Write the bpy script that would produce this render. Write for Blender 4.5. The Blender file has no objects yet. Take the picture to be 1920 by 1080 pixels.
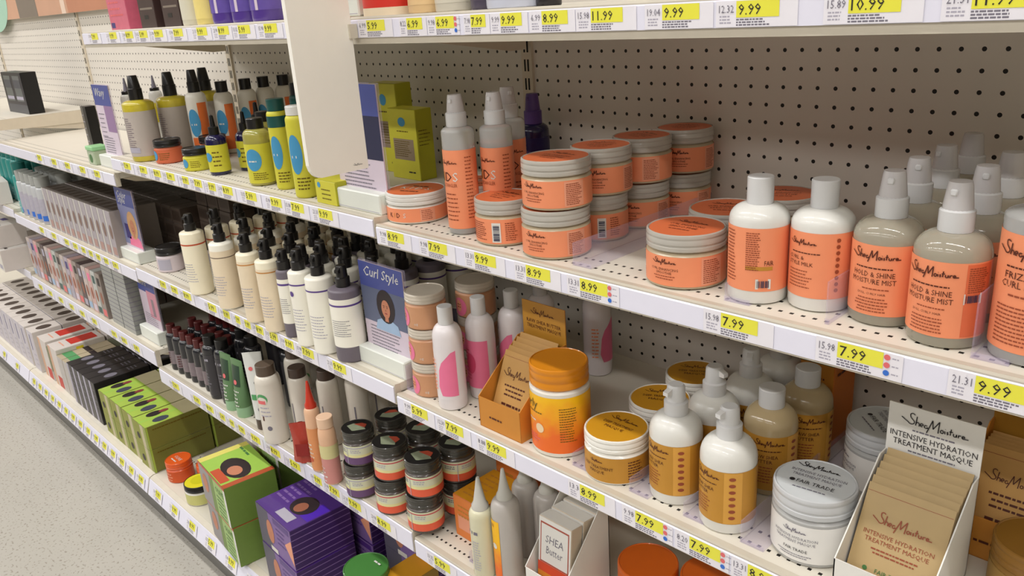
import bpy, math, random
from mathutils import Vector, Matrix
random.seed(7)
C = bpy.context.scene.collection
sc = bpy.context.scene
pi = math.pi

# ---------------------------------------------------------------- camera
ZF = 1.30                                   # floor is z = 0
F, YAW, PITCH, ROLL = 1529.56, 0.815138, -0.339295, 0.068153
CAM = Vector((1.03727, -1.10054, 0.09105 + ZF))
R3 = Matrix.Rotation(YAW, 3, 'Z') @ Matrix.Rotation(PITCH, 3, 'X') @ Matrix.Rotation(ROLL, 3, 'Y')
cam = bpy.data.cameras.new('camera'); cam_o = bpy.data.objects.new('camera', cam); C.objects.link(cam_o)
m = R3 @ Matrix(((1, 0, 0), (0, 0, -1), (0, 1, 0)))
cam_o.matrix_world = Matrix.Translation(CAM) @ m.to_4x4()
cam.sensor_width = 36; cam.lens = F / 1920 * 36; cam.clip_start = 0.02
sc.camera = cam_o
def ray(x, y): return R3 @ Vector(((x - 960) / F, 1, -(y - 540) / F))
def at(x, y, z):                            # a point of the photograph on a level surface
    d = ray(x, y); return CAM + d * ((z - CAM.z) / d.z)
def aty(x, y, Y):
    d = ray(x, y); return CAM + d * ((Y - CAM.y) / d.y)
def foot(cx, yb, z, r):                     # centre of a round base whose near rim shows at (cx, yb)
    p = at(cx, yb, z); h = p - CAM; h.z = 0; return p + h.normalized() * r

# ---------------------------------------------------------------- light
w = bpy.data.worlds.new('world'); sc.world = w; w.use_nodes = True
w.node_tree.nodes['Background'].inputs[0].default_value = (1.0, 0.96, 0.92, 1)
w.node_tree.nodes['Background'].inputs[1].default_value = 0.10
def area(name, loc, sx, sy, e, rot=(0, 0, 0), col=(1, .975, .955)):
    l = bpy.data.lights.new(name, 'AREA'); l.shape = 'RECTANGLE'; l.size = sx; l.size_y = sy; l.energy = e; l.color = col
    o = bpy.data.objects.new(name, l); C.objects.link(o); o.location = loc; o.rotation_euler = rot; return o
for i, x in enumerate((-7.5, -4.5, -1.5, 1.5, 4.5)):
    area('ceiling_lamp', (x, -1.15, 3.7), 2.4, 0.16, 26)
    area('ceiling_lamp', (x, -3.4, 3.7), 2.4, 0.16, 34)
    area('ceiling_lamp', (x, -5.4, 3.7), 2.4, 0.9, 26)
sc.view_settings.view_transform = 'Standard'; sc.view_settings.look = 'None'
sc.view_settings.gamma = 1; sc.view_settings.use_curve_mapping = False
sc.view_settings.exposure = 0.56

# ---------------------------------------------------------------- materials
def lin(c): return tuple(((v / 255) / 12.92 if v / 255 <= .04045 else ((v / 255 + .055) / 1.055) ** 2.4) for v in c)
MC = {}
def M(name, rgb, rough=.45, noise=.06, ns=40, trans=0, metal=0, alpha=1, coat=0, ior=1.45, emit=0):
    if name in MC: return MC[name]
    mt = bpy.data.materials.new(name); mt.use_nodes = True; nt = mt.node_tree; b = nt.nodes['Principled BSDF']
    c = lin(rgb); tc = nt.nodes.new('ShaderNodeTexCoord'); n = nt.nodes.new('ShaderNodeTexNoise'); n.inputs['Scale'].default_value = ns
    nt.links.new(tc.outputs['Object'], n.inputs['Vector'])
    mx = nt.nodes.new('ShaderNodeMix'); mx.data_type = 'RGBA'
    mx.inputs[6].default_value = tuple(v * (1 - noise) for v in c) + (1,); mx.inputs[7].default_value = tuple(min(1, v * (1 + noise)) for v in c) + (1,)
    nt.links.new(n.outputs['Fac'], mx.inputs[0]); nt.links.new(mx.outputs[2], b.inputs['Base Color'])
    b.inputs['Roughness'].default_value = rough; b.inputs['Metallic'].default_value = metal
    b.inputs['Transmission Weight'].default_value = trans; b.inputs['IOR'].default_value = ior; b.inputs['Alpha'].default_value = alpha
    b.inputs['Coat Weight'].default_value = coat
    MC[name] = mt; return mt

def perforated(name, rgb, rows_axis, ymin=None, ymax=None, square=False):
    mt = M(name, rgb, .55, .03, 12); nt = mt.node_tree; b = nt.nodes['Principled BSDF']
    src = b.inputs['Base Color'].links[0].from_socket
    tc = nt.nodes.new('ShaderNodeTexCoord'); sp = nt.nodes.new('ShaderNodeSeparateXYZ'); nt.links.new(tc.outputs['Object'], sp.inputs[0])
    def mth(op, a, v=None):
        n = nt.nodes.new('ShaderNodeMath'); n.operation = op
        for k, q in enumerate((a, v)):
            if q is None: continue
            if isinstance(q, (int, float)): n.inputs[k].default_value = q
            else: nt.links.new(q, n.inputs[k])
        return n.outputs[0]
    def cell(s, off):
        return mth('ABSOLUTE', mth('SUBTRACT', mth('FRACT', mth('ADD', mth('DIVIDE', mth('SUBTRACT', s, off), .0254), .5)), .5))
    a = cell(sp.outputs['X'], 0.0) if not square else mth('MULTIPLY', mth('ABSOLUTE', mth('SUBTRACT', mth('FRACT', mth('ADD', mth('DIVIDE', sp.outputs['X'], .0127), .5)), .5)), .5)
    c2 = cell(sp.outputs[rows_axis], ZF if rows_axis == 'Z' else -.3455)
    if square: d = mth('MAXIMUM', a, c2)
    else: d = mth('SQRT', mth('ADD', mth('MULTIPLY', a, a), mth('MULTIPLY', c2, c2)))
    mask = mth('LESS_THAN', d,   .088 if square else .112)
    if ymin is not None:
        mask = mth('MULTIPLY', mask, mth('MULTIPLY', mth('GREATER_THAN', sp.outputs['Y'], ymin), mth('LESS_THAN', sp.outputs['Y'], ymax)))
    mx = nt.nodes.new('ShaderNodeMix'); mx.data_type = 'RGBA'; nt.links.new(mask, mx.inputs[0]); nt.links.new(src, mx.inputs[6])
    mx.inputs[7].default_value = lin((24, 20, 17)) + (1,)
    nt.links.new(mx.outputs[2], b.inputs['Base Color']); return mt

CREAM = (214, 203, 183)
m_peg = perforated('pegboard', (222, 216, 206), 'Z')
m_deck = perforated('shelf_deck', (218, 212, 198), 'Y', -.36, -.31, True)
m_steel = M('cream_steel', CREAM, .4); m_rail = M('rail_cream', (205, 197, 180), .4)
m_slot = M('slot_black', (15, 14, 13), .8)
m_strip = M('strip_white', (232, 231, 246), .25, .02)
m_paper = M('ticket_paper', (236, 233, 240), .4, .02); m_yel = M('ticket_yellow', (234, 230, 74), .4, .02)
m_ink = M('ink', (40, 36, 40), .5); m_grey = M('ink_grey', (120, 116, 128), .5); m_lgrey = M('ink_light', (176, 172, 186), .5)
m_red = M('dot_red', (226, 110, 112), .4); m_blue = M('dot_blue', (55, 112, 205), .4)
m_white = M('white_plastic', (222, 221, 215), .3, .02, coat=.3); m_offw = M('off_white', (226, 222, 212), .35)
m_cap = M('clear_cap', (226, 222, 222), .22, .03, trans=.35, coat=.3)
m_capw = M('milky_cap', (222, 222, 222), .28, .03, trans=.15)
m_clear = M('clear_bottle', (232, 226, 204), .10, .02, trans=.62, ior=1.3, coat=.4)
m_clearw = M('clear_shell', (225, 225, 222), .1, .02, trans=.55, ior=1.3, coat=.4)
m_coral = M('coral_paper', (240, 148, 106), .42, .04); m_coral2 = M('coral_light', (234, 160, 128), .42, .04)
m_lidcor = M('coral_lid', (212, 108, 64), .4, .05)
m_brown = M('ink_brown', (84, 34, 18), .5); m_brownr = M('ink_redbrown', (150, 72, 44), .5)
m_gold = M('gold_paper', (192, 138, 50), .42, .05); m_goldlid = M('gold_lid', (204, 146, 30), .4, .05)
m_black = M('black_plastic', (20, 19, 20), .35, .05); m_dark = M('dark_brown', (44, 34, 30), .5)

# ---------------------------------------------------------------- mesh building
TXT = {}
def text_geo(s):
    if s in TXT: return TXT[s]
    cu = bpy.data.curves.new('t', 'FONT'); cu.body = s; cu.resolution_u = 1; cu.fill_mode = 'FRONT'
    o = bpy.data.objects.new('t', cu); C.objects.link(o)
    dg = bpy.context.evaluated_depsgraph_get(); me = bpy.data.meshes.new_from_object(o.evaluated_get(dg))
    V = [(v.co.x, v.co.y) for v in me.vertices]; Fc = [tuple(p.vertices) for p in me.polygons]
    bpy.data.objects.remove(o); bpy.data.curves.remove(cu); bpy.data.meshes.remove(me)
    x0 = min(v[0] for v in V); x1 = max(v[0] for v in V)
    V = [((v[0] - x0) / .72, v[1] / .72) for v in V]
    TXT[s] = (V, Fc, (x1 - x0) / .72); return TXT[s]

class MB:
    def __init__(s): s.v = []; s.f = []; s.m = []; s.mats = []
    def mi(s, m):
        if m not in s.mats: s.mats.append(m)
        return s.mats.index(m)
    def add(s, V, Fc, m):
        b = len(s.v); k = s.mi(m); s.v += [tuple(v) for v in V]
        for f in Fc: s.f.append(tuple(b + i for i in f)); s.m.append(k)
    def box(s, x0, x1, y0, y1, z0, z1, m, bev=0):
        if bev:
            e = bev; V = []
            for z, q in ((z0, e), (z0 + e, 0), (z1 - e, 0), (z1, e)):
                for (x, y) in ((x0 + e + q * 0, y0 + q), (x1 - e, y0 + q), (x1 - q, y0 + e), (x1 - q, y1 - e), (x1 - e, y1 - q), (x0 + e, y1 - q), (x0 + q, y1 - e), (x0 + q, y0 + e)): V.append((x, y, z))
            Fc = [tuple(range(7, -1, -1)), tuple(range(24, 32))]
            for l in range(3):
                for i in range(8): j = (i + 1) % 8; Fc.append((l * 8 + i, l * 8 + j, l * 8 + 8 + j, l * 8 + 8 + i))
            s.add(V, Fc, m); return
        V = [(x, y, z) for z in (z0, z1) for (x, y) in ((x0, y0), (x1, y0), (x1, y1), (x0, y1))]
        s.add(V, [(3, 2, 1, 0), (4, 5, 6, 7), (0, 1, 5, 4), (1, 2, 6, 5), (2, 3, 7, 6), (3, 0, 4, 7)], m)
    def prism(s, poly, a0, a1, axis, m):            # poly in the two other axes
        n = len(poly)
        def P(p, a): return (a, p[0], p[1]) if axis == 'x' else ((p[0], a, p[1]) if axis == 'y' else (p[0], p[1], a))
        V = [P(p, a0) for p in poly] + [P(p, a1) for p in poly]
        s.add(V, [tuple(range(n)), tuple(range(2 * n - 1, n - 1, -1))] + [(i, n + i, n + (i + 1) % n, (i + 1) % n) for i in range(n)], m)
    def lathe(s, prof, m, seg=28, cx=0, cy=0, sx=1, sy=1, ripple=0):
        V = []; Fc = []; rings = []
        for (r, z) in prof:
            if r < 1e-6: rings.append([len(V)]); V.append((cx, cy, z))
            else:
                rings.append(list(range(len(V), len(V) + seg)))
                for i in range(seg):
                    a = 2 * pi * i / seg; rr = r * (1 + (ripple if i % 2 else 0)); V.append((cx + rr * math.sin(a) * sx, cy - rr * math.cos(a) * sy, z))
        for A, B in zip(rings, rings[1:]):
            for i in range(seg):
                j = (i + 1) % seg
                if len(A) == 1 and len(B) == 1: continue
                if len(A) == 1: Fc.append((A[0], B[j], B[i]))
                elif len(B) == 1: Fc.append((A[i], A[j], B[0]))
                else: Fc.append((A[i], A[j], B[j], B[i]))
        s.add(V, Fc, m)
    # flat art laid on a surface by mp(u, w, off)
    def rect(s, mp, u0, u1, w0, w1, m, off=.0003, n=1):
        V = [mp(u0 + (u1 - u0) * i / n, w, off) for w in (w0, w1) for i in range(n + 1)]
        s.add(V, [(i, i + 1, n + 2 + i, n + 1 + i) for i in range(n)], m)
    def disc(s, mp, u, w, r, m, off=.0005, n=18, ry=None):
        ry = ry or r; h = max(4, n // 2); cs = [(-math.cos(pi * i / h), math.sin(pi * i / h)) for i in range(h + 1)]   # narrow strips, so it follows a curved wall
        V = [mp(u + r * a, w - ry * q, off) for a, q in cs] + [mp(u + r * a, w + ry * q, off) for a, q in cs]
        s.add(V, [(i, i + 1, h + 2 + i, h + 1 + i) for i in range(h)], m)
    def poly(s, mp, pts, m, off=.0005, n=12):
        u0 = min(p[0] for p in pts); u1 = max(p[0] for p in pts); lo = []; hi = []
        for i in range(n + 1):
            u = min(u1 - 1e-6, max(u0 + 1e-6, u0 + (u1 - u0) * i / n)); ys = []
            for (a, c), (d, e) in zip(pts, pts[1:] + pts[:1]):
                if (a - u) * (d - u) <= 0 and a != d: ys.append(c + (e - c) * (u - a) / (d - a))
            lo.append(mp(u, min(ys), off)); hi.append(mp(u, max(ys), off))
        s.add(lo + hi, [(i, i + 1, n + 2 + i, n + 1 + i) for i in range(n)], m)
    def text(s, mp, t, u, w, h, m, off=.0006, align='l', maxw=None, shear=0):
        V, Fc, W = text_geo(t); k = h
        kx = h if not maxw or W * h <= maxw else maxw / W
        o = 0 if align == 'l' else (-W * kx / 2 if align == 'c' else -W * kx)
        s.add([mp(u + o + (a + shear * b) * kx, w + b * k, off) for a, b in V], Fc, m)
    def scrib(s, mp, u, w, L, h, m, off=.0005, align='l'):   # a row of print too small to read
        if align == 'c': u = u - L / 2
        x = u
        while x < u + L:
            d = h * random.uniform(1.2, 3.4); d = min(d, u + L - x)
            if d > h * .5: s.rect(mp, x, x + d, w, w + h, m, off)
            x += d + h * .55
    def lines(s, mp, u, w, L, h, n, gap, m, align='l', off=.0005):
        for i in range(n): s.scrib(mp, u, w - i * gap, L * random.uniform(.72, 1), h, m, off, align)
    def barcode(s, mp, u, w, W_, H, m=None, vertical=False):
        s.rect(mp, u, u + W_, w, w + H, m_white, .0005)
        n = 9
        for i in range(n):
            if vertical: a = w + H * (.08 + .84 * i / n); s.rect(mp, u + W_ * .15, u + W_ * .85, a, a + H * .84 / n * random.choice((.35, .6, .75)), M('ink_navy', (50, 52, 78), .5), .0008)
            else: a = u + W_ * (.1 + .8 * i / n); s.rect(mp, a, a + W_ * .8 / n * random.choice((.35, .6, .75)), w + H * .15, w + H * .85, M('ink_navy', (50, 52, 78), .5), .0008)
    def script(s, mp, u, w, H, m, off=.0007, align='c', t=None):
        t = t or H * .085; W_ = SCRW * H; u0 = u - W_ / 2 if align == 'c' else u
        for st in SCR:
            pts = [(u0 + a * H, w + b * H) for a, b in st]
            for (p, q) in zip(pts, pts[1:]):
                dx, dy = q[0] - p[0], q[1] - p[1]; L = math.hypot(dx, dy) or 1; nx, ny = -dy / L * t / 2, dx / L * t / 2
                s.add([mp(p[0] + nx, p[1] + ny, off), mp(q[0] + nx, q[1] + ny, off), mp(q[0] - nx, q[1] - ny, off), mp(p[0] - nx, p[1] - ny, off)], [(3, 2, 1, 0)], m)
    def build(s, name, parent=None, smooth=True, loc=None):
        me = bpy.data.meshes.new(name); me.from_pydata(s.v, [], s.f)
        for mt in s.mats: me.materials.append(mt)
        me.polygons.foreach_set('material_index', s.m)
        if smooth:
            me.polygons.foreach_set('use_smooth', [True] * len(s.f)); me.update(); me.set_sharp_from_angle(angle=math.radians(38))
        me.update(); o = bpy.data.objects.new(name, me); C.objects.link(o)
        if parent: o.parent = parent
        if loc is not None: o.location = loc
        return o

# handwritten signature of the jars and bottles, as pen strokes in units of its height
def _arc(cx, cy, r, a0, a1, n=8, ry=None): ry = ry or r; return [(cx + r * math.cos(math.radians(a0 + (a1 - a0) * i / n)), cy + ry * math.sin(math.radians(a0 + (a1 - a0) * i / n))) for i in range(n + 1)]
SCR = [
 _arc(.62, .93, .16, 20, 200, 8, .14) + [(.5, .74), (.74, .5)] + _arc(.55, .42, .22, 30, -150, 8, .2) + [(.1, .48), (-.12, .62)],   # S
 [(.92, .92), (.86, .2)], [(.88, .34)] + _arc(.99, .36, .1, 160, 0, 6, .13) + [(1.1, .2)],                                            # h
 [(1.16, .33), (1.36, .36)] + _arc(1.26, .36, .1, 0, 300, 10, .13),                                                                     # e
 _arc(1.54, .32, .1, 40, 360, 10, .12) + [(1.68, .22)],                                                                                 # a
 [(1.62, -.12), (1.95, .95), (2.02, .3), (2.4, .98), (2.36, .1)],                                                                        # M
 _arc(2.6, .3, .1, 90, 450, 10, .12), [(2.78, .42), (2.8, .2)], [(2.8, .56), (2.82, .58)],                                               # o i
 [(3.0, .42), (2.92, .34), (3.02, .26), (2.92, .2)], [(3.18, .7), (3.14, .22)], [(3.06, .48), (3.3, .5)],                                # s t
 [(3.34, .42)] + _arc(3.43, .3, .09, 180, 360, 6, .1) + [(3.53, .42), (3.55, .2)],                                                       # u
 [(3.66, .42), (3.66, .2)], [(3.66, .34), (3.74, .42), (3.82, .4)], [(3.88, .31), (4.06, .34)] + _arc(3.97, .33, .09, 0, 310, 9, .11) + [(4.3, .26)]]
SCRW = 4.2

def cyl(R, a=0, z0=0):
    def mp(u, w, off): t = a + u / R; return ((R + off) * math.sin(t), -(R + off) * math.cos(t), z0 + w)
    return mp
def front(y, x=0, z=0): return lambda u, w, off: (x + u, y - off, z + w)
def right(x, y=0, z=0): return lambda u, w, off: (x + off, y + u, z + w)
def leftf(x, y=0, z=0): return lambda u, w, off: (x - off, y - u, z + w)
def topm(z, x=0, y=0, rot=0):
    c, s_ = math.cos(rot), math.sin(rot); return lambda u, w, off: (x + u * c - w * s_, y + u * s_ + w * c, z + off)
def tilt(y, z, a, x=0):                                       # a face leaning back by a
    c, s_ = math.cos(a), math.sin(a); return lambda u, w, off: (x + u, y + w * s_ - off * c, z + w * c + off * s_)

USED = {}
def tag(o, label, cat, group=None):
    o['label'] = label; o['category'] = cat
    if group: o['group'] = group
    if label in USED and not group: print('DUP LABEL', label)
    USED[label] = 1
    if len(label.split()) > 16: print('LONG', label)
    return o
def root(name): o = bpy.data.objects.new(name, None); C.objects.link(o); o.empty_display_size = .02; return o
def copy_tree(o, parent=None):
    c = o.copy(); C.objects.link(c)
    for k in ('label', 'category', 'group'):
        if k in c and parent is None and k == 'group': del c[k]
    if parent: c.parent = parent
    for ch in list(KIDS.get(o, [])): KIDS.setdefault(c, []).append(copy_tree(ch, c))
    return c
KIDS = {}
def part(mb, name, parent, **k): o = mb.build(name, parent, **k); KIDS.setdefault(parent, []).append(o); return o
class Proto:
    def __init__(s, r, cat): s.r = r; s.cat = cat; s.first = True
    def put(s, loc, label, rz=0, group=None, sc_=1, rx=0, ry=0):
        o = s.r if s.first else copy_tree(s.r); s.first = False
        o.location = loc; o.rotation_euler = (rx, ry, rz); o.scale = (sc_, sc_, sc_) if not isinstance(sc_, tuple) else sc_
        tag(o, label, s.cat, group); return o

# ---------------------------------------------------------------- floor and shelving
fm = M('vinyl_floor', (188, 184, 175), .2, .04, 9)
nt = fm.node_tree; b_ = nt.nodes['Principled BSDF']; src = b_.inputs['Base Color'].links[0].from_socket
tc = nt.nodes.new('ShaderNodeTexCoord'); vo = nt.nodes.new('ShaderNodeTexNoise'); vo.inputs['Scale'].default_value = 130; vo.inputs['Detail'].default_value = 1
nt.links.new(tc.outputs['Object'], vo.inputs['Vector']); cr = nt.nodes.new('ShaderNodeValToRGB')
cr.color_ramp.elements[0].position = .60; cr.color_ramp.elements[1].position = .68; nt.links.new(vo.outputs['Fac'], cr.inputs[0])
mx = nt.nodes.new('ShaderNodeMix'); mx.data_type = 'RGBA'; nt.links.new(cr.outputs[0], mx.inputs[0]); nt.links.new(src, mx.inputs[6])
mx.inputs[7].default_value = lin((160, 153, 142)) + (1,); nt.links.new(mx.outputs[2], b_.inputs['Base Color'])
b = MB(); b.box(-9, 4, -7.5, .4, -.02, 0, fm); fl = b.build('floor', smooth=False); fl['kind'] = 'structure'
b = MB(); b.box(-9, 4, -7.5, .4, 3.8, 3.82, M('ceiling_tile', (150, 148, 142), .8)); o = b.build('ceiling', smooth=False); o['kind'] = 'structure'
b = MB(); b.box(-9.05, -9, -7.5, .4, 0, 3.8, M('store_wall', (190, 184, 170), .7)); o = b.build('wall_left', smooth=False); o['kind'] = 'structure'
b = MB(); b.box(4, 4.05, -7.5, .4, 0, 3.8, M('store_wall', (190, 184, 170), .7)); o = b.build('wall_right', smooth=False); o['kind'] = 'structure'
b = MB(); b.box(-9, 4, .4, .45, 0, 3.8, M('store_wall', (190, 184, 170), .7)); o = b.build('wall_back', smooth=False); o['kind'] = 'structure'
X1, X2, X3, X4 = -.045, -1.22, -2.40, -3.57
X5 = -4.74
BAYS = [('near', X1, 1.13), ('middle', X2, X1), ('far', X3, X2), ('farthest', X4, X3), ('end', X5, X4)]
for nm, a, c in BAYS:
    b = MB(); b.box(a + .012, c - .012, 0, .006, .10, 2.15, m_peg)
    o = b.build('pegboard_panel', smooth=False)
    tag(o, {'near': 'perforated cream back panel behind the coral jars in the nearest bay', 'middle': 'perforated cream back panel of the bay holding the dark pump bottles',
            'far': 'brightly lit perforated back panel with no top shelf in front', 'farthest': 'perforated back panel behind the black boxes at the far left edge', 'end': 'perforated back panel of the last bay at the extreme left'}[nm], 'back panel')
for k, x in enumerate((1.13, X1, X2, X3, X4)):
    b = MB(); b.box(x - .013, x + .013, -.006, .03, 0, 2.15, m_steel)
    z = .2
    sl = MB()
    while z < 2.1:
        sl.rect(front(-.006, x - .004), -.002, .002, z, z + .021, m_slot, .0004); sl.rect(front(-.006, x + .004), -.002, .002, z, z + .021, m_slot, .0004); z += .0333
    r = root('slotted_upright'); tag(r, ['cream slotted upright post at the right end of the nearest bay', 'cream slotted upright post beside the dark purple spray bottle', 'cream slotted upright post behind the black capped bottles', 'cream slotted upright post in the bright wall behind the leftmost sign', 'cream slotted upright post at the far left end of the shelving'][k], 'upright post')
    part(b, 'post', r, smooth=False); part(sl, 'slots', r, smooth=False)

SH = {}
def shelf(key, xa, xb, z, label, drop=.036, D=.375, tail=.003):
    r = root('shelf'); tag(r, label, 'shelf'); r.location = (0, 0, 0)
    b = MB(); b.box(xa + .003, xb - .003, -D + .012, -.012, z - .016, z, m_deck); part(b, 'deck', r, smooth=False)
    b = MB(); b.prism([(-D + .012, z), (-D + .001, z + .0015), (-D, z - .001), (-D, z - drop), (-D + .012, z - drop)], xa + .002, xb - .002, 'x', m_rail); part(b, 'front_rail', r, smooth=False)
    b = MB(); b.prism([(-D - .0005, z - .0025), (-D - .0025, z - .004), (-D - .0025, z - drop + tail), (-D - .0005, z - drop + tail)], xa + .004, xb - .004, 'x', m_strip); part(b, 'price_strip', r, smooth=False)
    for x in (xa + .004, xb - .007):
        b = MB(); b.prism([(-.012, z - .016), (-.012, z - .075), (-.05, z - .075), (-D + .05, z - .03), (-D + .02, z - .017)], x, x + .003, 'x', m_steel); part(b, 'bracket', r, smooth=False)
    SH[key] = (xa, xb, z, D, drop); return r
shelf('a0', X1, 1.13, 1.38, 'top shelf of the nearest bay, above the coral jars', .037, tail=.009)
shelf('b0', X2, X1, 1.382, 'top shelf holding the purple bottles, left of the hanging white blade', .036, tail=.008)
ZA1, ZA2, ZA3 = 1.062, .757, .458; ZB1, ZB2, ZB3, Z4 = 1.072, .772, .470, .155; ZL1, ZL2, ZL3 = 1.028, .762, .518
shelf('a1', X1, 1.13, ZA1, 'shelf carrying the coral labelled jars and spray bottles', .033)
shelf('a2', X1, 1.13, ZA2, 'shelf carrying the gold labelled pump bottles and sachet trays', .035)
shelf('a3', X1, 1.13, ZA3, 'lower shelf of the nearest bay under the gold jars', .04)
shelf('b1', X2, X1, ZB1, 'shelf carrying the lime cartons and black capped bottles', .034)
shelf('b2', X2, X1, ZB2, 'shelf carrying the cream lotion bottles with black pumps', .037)
shelf('b3', X2, X1, ZB3, 'shelf carrying the stacked black lidded jars and red pouch', .047)
shelf('l1', X3, X2, ZL1, 'nearly empty bright shelf at the far left, just above the teal bottles', .036)
shelf('l2', X3, X2, ZL2, 'far shelf carrying grey capped bottles and brown topped cartons', .038)
shelf('l3', X3, X2, ZL3, 'far low shelf carrying the narrow pastel cartons', .05)
shelf('m1', X4, X3, 1.10, 'far shelf holding the black boxes at the left edge')
shelf('m2', X4, X3, .775, 'far shelf beyond the teal bottles at the left edge')
shelf('m3', X4, X3, .53, 'farthest low shelf behind the protruding white cartons')
for nm, a, c in BAYS:
    r = root('base_deck'); tag(r, {'near': 'bottom shelf of the nearest bay beneath the orange jar lids', 'middle': 'bottom shelf under the purple and green kit boxes', 'far': 'bottom shelf under the lime green and black cartons', 'farthest': 'bottom shelf under the white cartons with brown windows', 'end': 'bottom shelf of the last bay, beyond the left photo edge'}[nm], 'bottom shelf')
    b = MB(); b.box(a + .002, c - .002, -.455, -.012, Z4 - .02, Z4, m_deck); part(b, 'deck', r, smooth=False)
    b = MB(); b.prism([(-.455, Z4 + .001), (-.452, Z4 - .02), (-.462, Z4 - .052), (-.482, Z4 - .052), (-.468, Z4 - .004)], a + .002, c - .002, 'x', m_rail); part(b, 'front_rail', r, smooth=False)
    b = MB(); b.prism([(-.4685, Z4 - .006), (-.4705, Z4 - .006), (-.4845, Z4 - .050), (-.4825, Z4 - .050)], a + .004, c - .004, 'x', m_strip); part(b, 'price_strip', r, smooth=False)
    b = MB(); b.box(a + .001, c - .001, -.452, -.44, 0.001, Z4 - .052, M('kick_grey', (108, 106, 102), .35)); part(b, 'kick_plate', r, smooth=False)
    b = MB(); b.box(a + .001, c - .001, -.470, -.452, Z4 - .060, Z4 - .0522, m_slot); part(b, 'shadow_gap', r, smooth=False)

# ---------------------------------------------------------------- price tickets
def ticket_mb(W_, price, unit, dots=False, wide=True, H=.0295):
    b = MB(); mp = lambda u, w, off: (u, -off, w)
    b.rect(mp, 0, W_, .0, H, m_paper, 0.0004)
    k = min(1, W_ / .078)
    b.rect(mp, .022 * k, .066 * k + (0 if wide else -.008), H * .36, H - .0005, m_yel, .0007)
    b.text(mp, price, .0245 * k, H * .46, H * .42, m_ink, .001, maxw=.032 * k)
    b.text(mp, unit, .0035 * k, H * .55, H * .3, m_grey, .001, maxw=.016 * k)
    b.lines(mp, .004 * k, H * .38, .014 * k, H * .06, 3, H * .12, m_lgrey)
    b.lines(mp, .022 * k, H * .25, .036 * k, H * .06, 3, H * .1, m_grey)
    if dots:
        for i, mm in enumerate((m_red, m_red, m_blue)): b.disc(mp, .0695 * k, H * (.84 - .3 * i), H * .11, mm, .001)
        b.lines(mp, .074 * k, H * .8, .007 * k, H * .05, 3, H * .3, m_lgrey)
    return b
TK = {}
def tickets(key, pxs, prices, labels, group=None, dots=(), wmax=.084):
    xa, xb, z, D, drop = SH[key]
    xs = [aty(px, py, -D - .003).x for px, py in pxs]
    pe = xa + .003
    for i, x in enumerate(xs):
        nxt = xs[i + 1] if i + 1 < len(xs) else x + .2
        W_ = min(wmax, abs(nxt - x) - .003); x0 = x - .026 * min(1, W_ / .078)
        if x0 < pe + .001: W_ -= pe + .001 - x0; x0 = pe + .001
        if x0 + W_ > xb - .004: W_ = xb - .006 - x0
        pe = x0 + W_
        kk = (prices[i % len(prices)], i in dots, round(W_, 2), key)
        H = min(.0295, drop - .0065) if key[1] != '0' else .024
        o = ticket_mb(W_, prices[i % len(prices)][1], prices[i % len(prices)][0], i in dots, H=H).build('price_ticket', smooth=False)
        o.location = (x0, -D - .0027, z - drop + (.0035 if key[1] != '0' else .0095))
        tag(o, labels[i] if isinstance(labels, list) else labels, 'price ticket', group)
pr = [('15.98', '7.99'), ('21.31', '9.99'), ('23.98', '8.99'), ('13.32', '5.99'), ('15.98', '9.99')]
tickets('a1', [(727, 428), (805, 450), (893, 477), (990, 500), (1092, 528), (1358, 600), (1578, 655), (1838, 722)],
        [('9.98', '8.99'), ('9.98', '7.99'), ('13.31', '9.99'), ('13.31', '8.99'), ('13.31', '8.99'), ('15.98', '7.99'), ('15.98', '7.99'), ('21.31', '9.99')],
        ['yellow and white shelf ticket under the flat coral jar beside the sign stand', 'yellow and white shelf ticket under the front slim coral spray bottle', 'yellow and white shelf ticket under the coral jar with a barcode facing out',
         'yellow and white shelf ticket under the stack of coral jars', 'shelf ticket with red and blue dots, right of the coral jar stack', '7.99 shelf ticket below the two white bottles with coral labels', '7.99 shelf ticket with red and blue dots below the clear spray bottles', '9.99 shelf ticket at the right edge of the photo'], dots=(4, 6))
tickets('a2', [(774, 765), (838, 795), (915, 830), (1092, 925), (1196, 975), (1298, 1022), (1408, 1072)], [('9.99', '5.99'), ('12.30', '7.99'), ('8.88', '9.99'), ('13.3', '8.99'), ('9.98', '7.99'), ('8.20', '7.99'), ('13.31', '8.99')],
        ['shelf ticket under the stack of three pink oval jars', 'shelf ticket under the front white and pink bottle', 'shelf ticket under the orange sachet tray', 'shelf ticket under the low gold lidded jar', 'shelf ticket with red and blue dots under the left pump bottle', 'shelf ticket with red and blue dots under the right pump bottle', 'shelf ticket under the round white jar, cut off by the photo bottom'], dots=(4, 5))
tickets('a3', [(817, 1050)], pr[3:4], ['shelf ticket left of the white nozzle bottle at the photo bottom'])
tickets('a0', [(690, 42), (765, 42), (820, 40), (885, 37), (938, 35), (1020, 30), (1113, 25), (1248, 20), (1388, 15), (1600, 8), (1833, 5)], [('6.99', '5.99'), ('8.22', '6.99'), ('9.98', '6.99'), ('7.98', '7.99'), ('9.99', '9.99'), ('6.99', '8.99'), ('15.98', '11.99'), ('19.04', '9.99'), ('12.32', '9.99'), ('15.89', '10.99'), ('21.31', '11.99')],
        [s + ' on the nearest top shelf edge' for s in ('leftmost yellow ticket beside the hanging white blade', 'second yellow ticket from the white blade', 'yellow ticket with red and blue dots', 'fourth yellow ticket from the white blade', 'fifth yellow ticket from the white blade', 'yellow 8.99 ticket', 'yellow 11.99 ticket left of a blank stretch', 'yellow ticket right of the blank stretch', 'yellow ticket reading 9.99, right of centre', 'yellow 10.99 ticket, second from the right', 'rightmost yellow ticket')], dots=(2,))
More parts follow.
